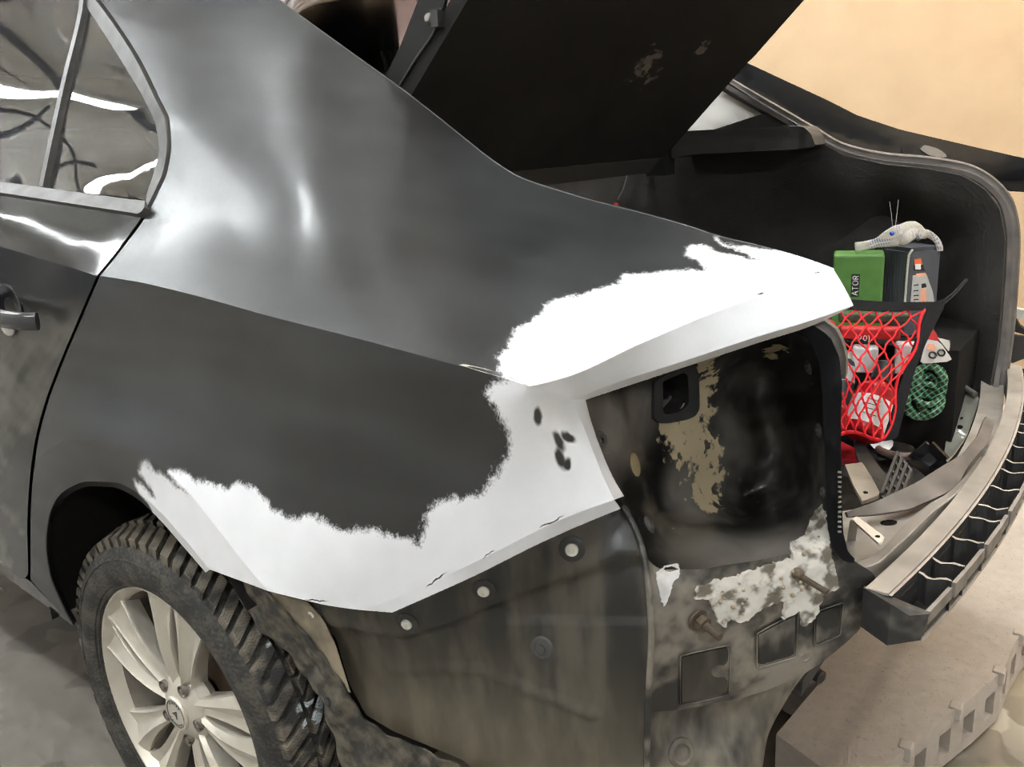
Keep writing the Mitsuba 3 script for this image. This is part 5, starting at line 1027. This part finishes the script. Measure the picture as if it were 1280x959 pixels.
# blister bag with a coiled tow rope
DP = 1.58
hd = [(1158, 424), (1175, 427), (1190, 449), (1188, 452), (1150, 455), (1154, 440)]
cq = poly_patch([(x, y, 'D', DP - .02) for x, y in hd], (), 5)
BAG = obj('rope_packet', thick(cq.mesh, .0015), principled('card_white', (.66, .62, .57), .55), label='white header card of a rope packet beside the net', cat='packet')
cq2 = poly_patch([(x, y, 'D', DP) for x, y in [(1160, 412), (1168, 413), (1176, 427), (1160, 427)]], (), 5); obj('red_flap', thick(cq2.mesh, .0015), 'carton_red', BAG)
cq3 = poly_patch([(x, y, 'D', DP - .003) for x, y in [(1172, 422), (1189, 426), (1186, 440)]], (), 5); obj('card_flap', thick(cq3.mesh, .0015), 'card_white', BAG)
for x, y in ((1165, 444), (1176, 441)):
    cc, n_ = cq.on(x, y, .002); tt = np.linspace(0, 2 * math.pi, 22)[:-1]; M_ = frame(n_)
    obj('printed_ring', tube([cc + M_[:3, 0] * .0065 * math.cos(a) + M_[:3, 1] * .0055 * math.sin(a) for a in tt], .0016, 6, True), 'black_satin', BAG)
cq4 = poly_patch([(x, y, 'D', DP - .0225) for x, y in [(1160, 430), (1166, 429), (1172, 436), (1164, 439), (1158, 437)]], (), 4); obj('printed_patch', thick(cq4.mesh, .0008), 'label_peach', BAG)
def fn_rope(p, n, uv):
    w = dr.sin((p.x * 500 + p.z * 420 + p.y * 200)); w2 = dr.sin(p.z * 520 - p.x * 420)
    return mix(mix((.012, .04, .02), (.06, .22, .10), smoothstep(-.2, .5, w)), mi.Color3f(.35, .42, .33), smoothstep(.75, .95, w2) * .8)
principled('rope_green', proc(fn_rope), .6)
rp = []
for k, (cx, cy, rx, ry) in enumerate([(1160, 482, 20, 24), (1162, 486, 15, 30), (1156, 500, 22, 20), (1164, 474, 17, 16), (1152, 508, 20, 14), (1160, 494, 12, 24)]):
    t_ = np.linspace(0, 2 * math.pi, 40)[:-1]
    rp.append(tube([at(cx + rx * math.cos(a), cy + ry * math.sin(a), D=DP + .004 * k - .012 + .006 * math.sin(3 * a + k)) for a in t_], .0062, 8, True))
obj('tow_rope', cat(rp), 'rope_green', label='coiled green tow rope under the white header card', cat='rope', smooth=True)

# loose pieces on the boot floor
def flat(name, pts, z, mat, t, label, c, parent=None, axis='Z'):
    q = poly_patch([(x, y, axis, z) if not isinstance(z, (list, tuple)) else (x, y, axis, zz) for (x, y), zz in zip(pts, z if isinstance(z, (list, tuple)) else [z] * len(pts))], (), 7)
    return q, obj(name, thick(q.mesh, t), mat, parent, 30, label=label, cat=c)
flat('red_reflector', [(1040, 548), (1052, 552), (1088, 570), (1086, 575), (1060, 573), (1040, 574)], .60, principled('reflector', (.42, .02, .03), .2, .6), .012, 'red reflector piece below the net', 'reflector')
flat('paper_sheet', [(1078, 545), (1102, 541), (1119, 553), (1112, 562), (1096, 564)], .60, 'white_paper', .001, 'white folded paper under the red bottle', 'paper')
_, k_ = flat('grey_strap', [(1066, 541), (1080, 545), (1086, 566), (1110, 596), (1103, 621), (1084, 600), (1070, 568)], .63, 'dark_plastic', .004, 'flat grey plastic strap lying across the boot floor', 'strap')
q_, k_ = flat('beige_bracket', [(1056, 581), (1066, 579), (1078, 578), (1090, 597), (1101, 618), (1078, 627), (1066, 605)], .64, principled('beige_metal', proc(lambda p, n, uv: mix((.22, .185, .14), (.40, .35, .28), fbm(p.x * 30, p.y * 30, p.z * 30, 3))), .6), .006, 'dusty beige bracket with a hole in the boot corner', 'bracket')
cc, n_ = q_.on(1082, 616, .0005); h_ = trimesh.creation.cylinder(.0035, .001, sections=16); h_.apply_transform(frame(n_)); h_.apply_translation(cc); obj('hole', h_, 'void_black', k_)
CR_ = thing('plastic_grid', 'black plastic grid standing in the boot between bracket and clip frame', 'plastic grid')
ga, gb, gc = at(1122, 568, Z=.68), at(1102, 620, Z=.655), at(1140, 590, Z=.665)
for k in range(6):
    a = ga + (gb - ga) * k / 5; obj('grid_bar', beam_box(a, a + (gc - ga) * .95, .004, .004), 'black_plastic' if k % 2 else 'dark_plastic', CR_)
for k in range(4):
    a = ga + (gc - ga) * k / 3 * .95; obj('grid_bar', beam_box(a, a + (gb - ga), .004, .012), 'dark_plastic', CR_)
CF = thing('clip_frame', 'black glossy plastic clip frame on edge near the boot sill', 'clip frame')
fr_ = [at(x, y, Z=z) for x, y, z in [(1141, 573, .675), (1162, 556, .70), (1182, 576, .68), (1162, 592, .66)]]
for a, b in zip(fr_, fr_[1:] + fr_[:1]): obj('frame_bar', beam_box(a, b, .007, .014), 'black_gloss', CF)
obj('clip_panel', trimesh.Trimesh([f - np.array([0, 0, .004]) for f in fr_], [[0, 1, 2], [0, 2, 3]]), 'black_satin', CF)
obj('handle_rod', tube(resample([at(x, y, Z=.675) for x, y in [(1098, 561), (1110, 567), (1124, 570), (1138, 570)]], .006), .006, 10), principled('rod_brown', (.10, .065, .055), .4), label='short brown tool handle in front of the paper', cat='tool handle', smooth=True)
lump = trimesh.creation.icosphere(4, 1.0); v = np.array(lump.vertices); nn = np.array(fbm(mi.Float(v[:, 0] * 2.2 + 5), mi.Float(v[:, 1] * 2.2), mi.Float(v[:, 2] * 2.2), 3)); lump.vertices = v * (.7 + .6 * nn)[:, None] * [.036, .028, .018]; lump.apply_translation(at(1122, 566, Z=.567)); obj('dark_cloth', lump, principled('cloth_dark', (.035, .032, .03), .95, .1), label='crumpled dark cloth at the back of the boot floor', cat='cloth', smooth=True)

# ------------------------------------------------------------------ the slab on the floor behind the car
ZS = .115
def fn_slab(p, n, uv):
    a = fbm(p.x * 4, p.y * 4, p.z * 4, 4); b = noise(p.x * 330, p.y * 330, p.z * 330); c_ = fbm(p.x * 60, p.y * 60, p.z * 60, 3)
    col = mix((.29, .25, .21), (.50, .44, .375), a * .7 + c_ * .3); col = mix(col, mi.Color3f(.10, .09, .085), smoothstep(.78, .95, b) * .3)
    lane = smoothstep(.03, .0, dr.abs(p.x - .86 + (p.y - 1.0) * -.05 + .02 * (a - .5))) 
    return mix(col, mi.Color3f(.09, .085, .085), lane * .25)
principled('slab_grey', proc(fn_slab), .85, .25)
bumped('slab_bump', 'slab_grey', lambda p, n, uv: noise(p.x * 330, p.y * 330, p.z * 330) + 2 * fbm(p.x * 30, p.y * 30, p.z * 30, 3), .003)
L0, L1 = at(970, 918, Z=ZS), at(1026, 852, Z=ZS)
edge_px = [(1050, 1005), (1100, 962), (1168, 907), (1222, 866), (1254, 838), (1268, 805), (1284, 780)]
ed = [at(x, y, Z=ZS) for x, y in edge_px]
far_ = [np.array([1.16, 1.75, ZS]), np.array([1.12, 2.2, ZS]), np.array([1.04, 2.55, ZS])]
pgs = [L0[:2], at(1052, 978, Z=ZS)[:2]] + [e[:2] for e in ed[1:]] + [f[:2] for f in far_] + [(.55, 2.5), (.50, 1.2), L1[:2] - [.08, -.02], L1[:2]]
ps = sg.Polygon(pgs).buffer(0)
notch, slots = [], []
edline = sg.LineString([e[:2] for e in ed[1:]] + [f[:2] for f in far_])
sl = np.arange(.05, edline.length - .05, .085)
full = m3.CrossSection([np.array(ps.exterior.coords)[:-1]], m3.FillRule.Positive if sg.LinearRing(ps.exterior.coords).is_ccw else m3.FillRule.Negative).extrude(ZS).translate((0, 0, .0))
for i, s in enumerate(sl):
    q = np.array(edline.interpolate(s).coords[0]); q2 = np.array(edline.interpolate(s + .01).coords[0]); tq = (q2 - q) / np.linalg.norm(q2 - q)
    m_ = trimesh.creation.box((.040, .05, .055)); Mq = np.eye(4); Mq[:2, 0], Mq[:2, 1] = tq, (-tq[1], tq[0]); Mq[:3, 3] = (*q, .052)
    m_.apply_transform(Mq); full = full - m3.Manifold(m3.Mesh(np.asarray(m_.vertices, np.float32), np.asarray(m_.faces, np.uint32)))
fm = full.to_mesh(); SLB = obj('slab', trimesh.Trimesh(fm.vert_properties[:, :3], fm.tri_verts), 'slab_bump', label='long grey dusty slab with a notched edge on the floor under the bumper', cat='slab')
for i, s in enumerate(sl[::2]):
    q = np.array(edline.interpolate(s + .04).coords[0]); lug = rbox((.022, .026, .03), .003); lug.apply_translation((q[0] - .004, q[1], ZS - .010)); obj('lug', lug, 'slab_grey', SLB)
pin = at(1022, 842, Z=.27); obj('drain_stub', trimesh.creation.cylinder(.012, segment=[pin + [-.05, .02, 0], pin + [.008, -.003, -.004]], sections=20), 'rear_metal', CAR, label='grey stub under the rear panel')
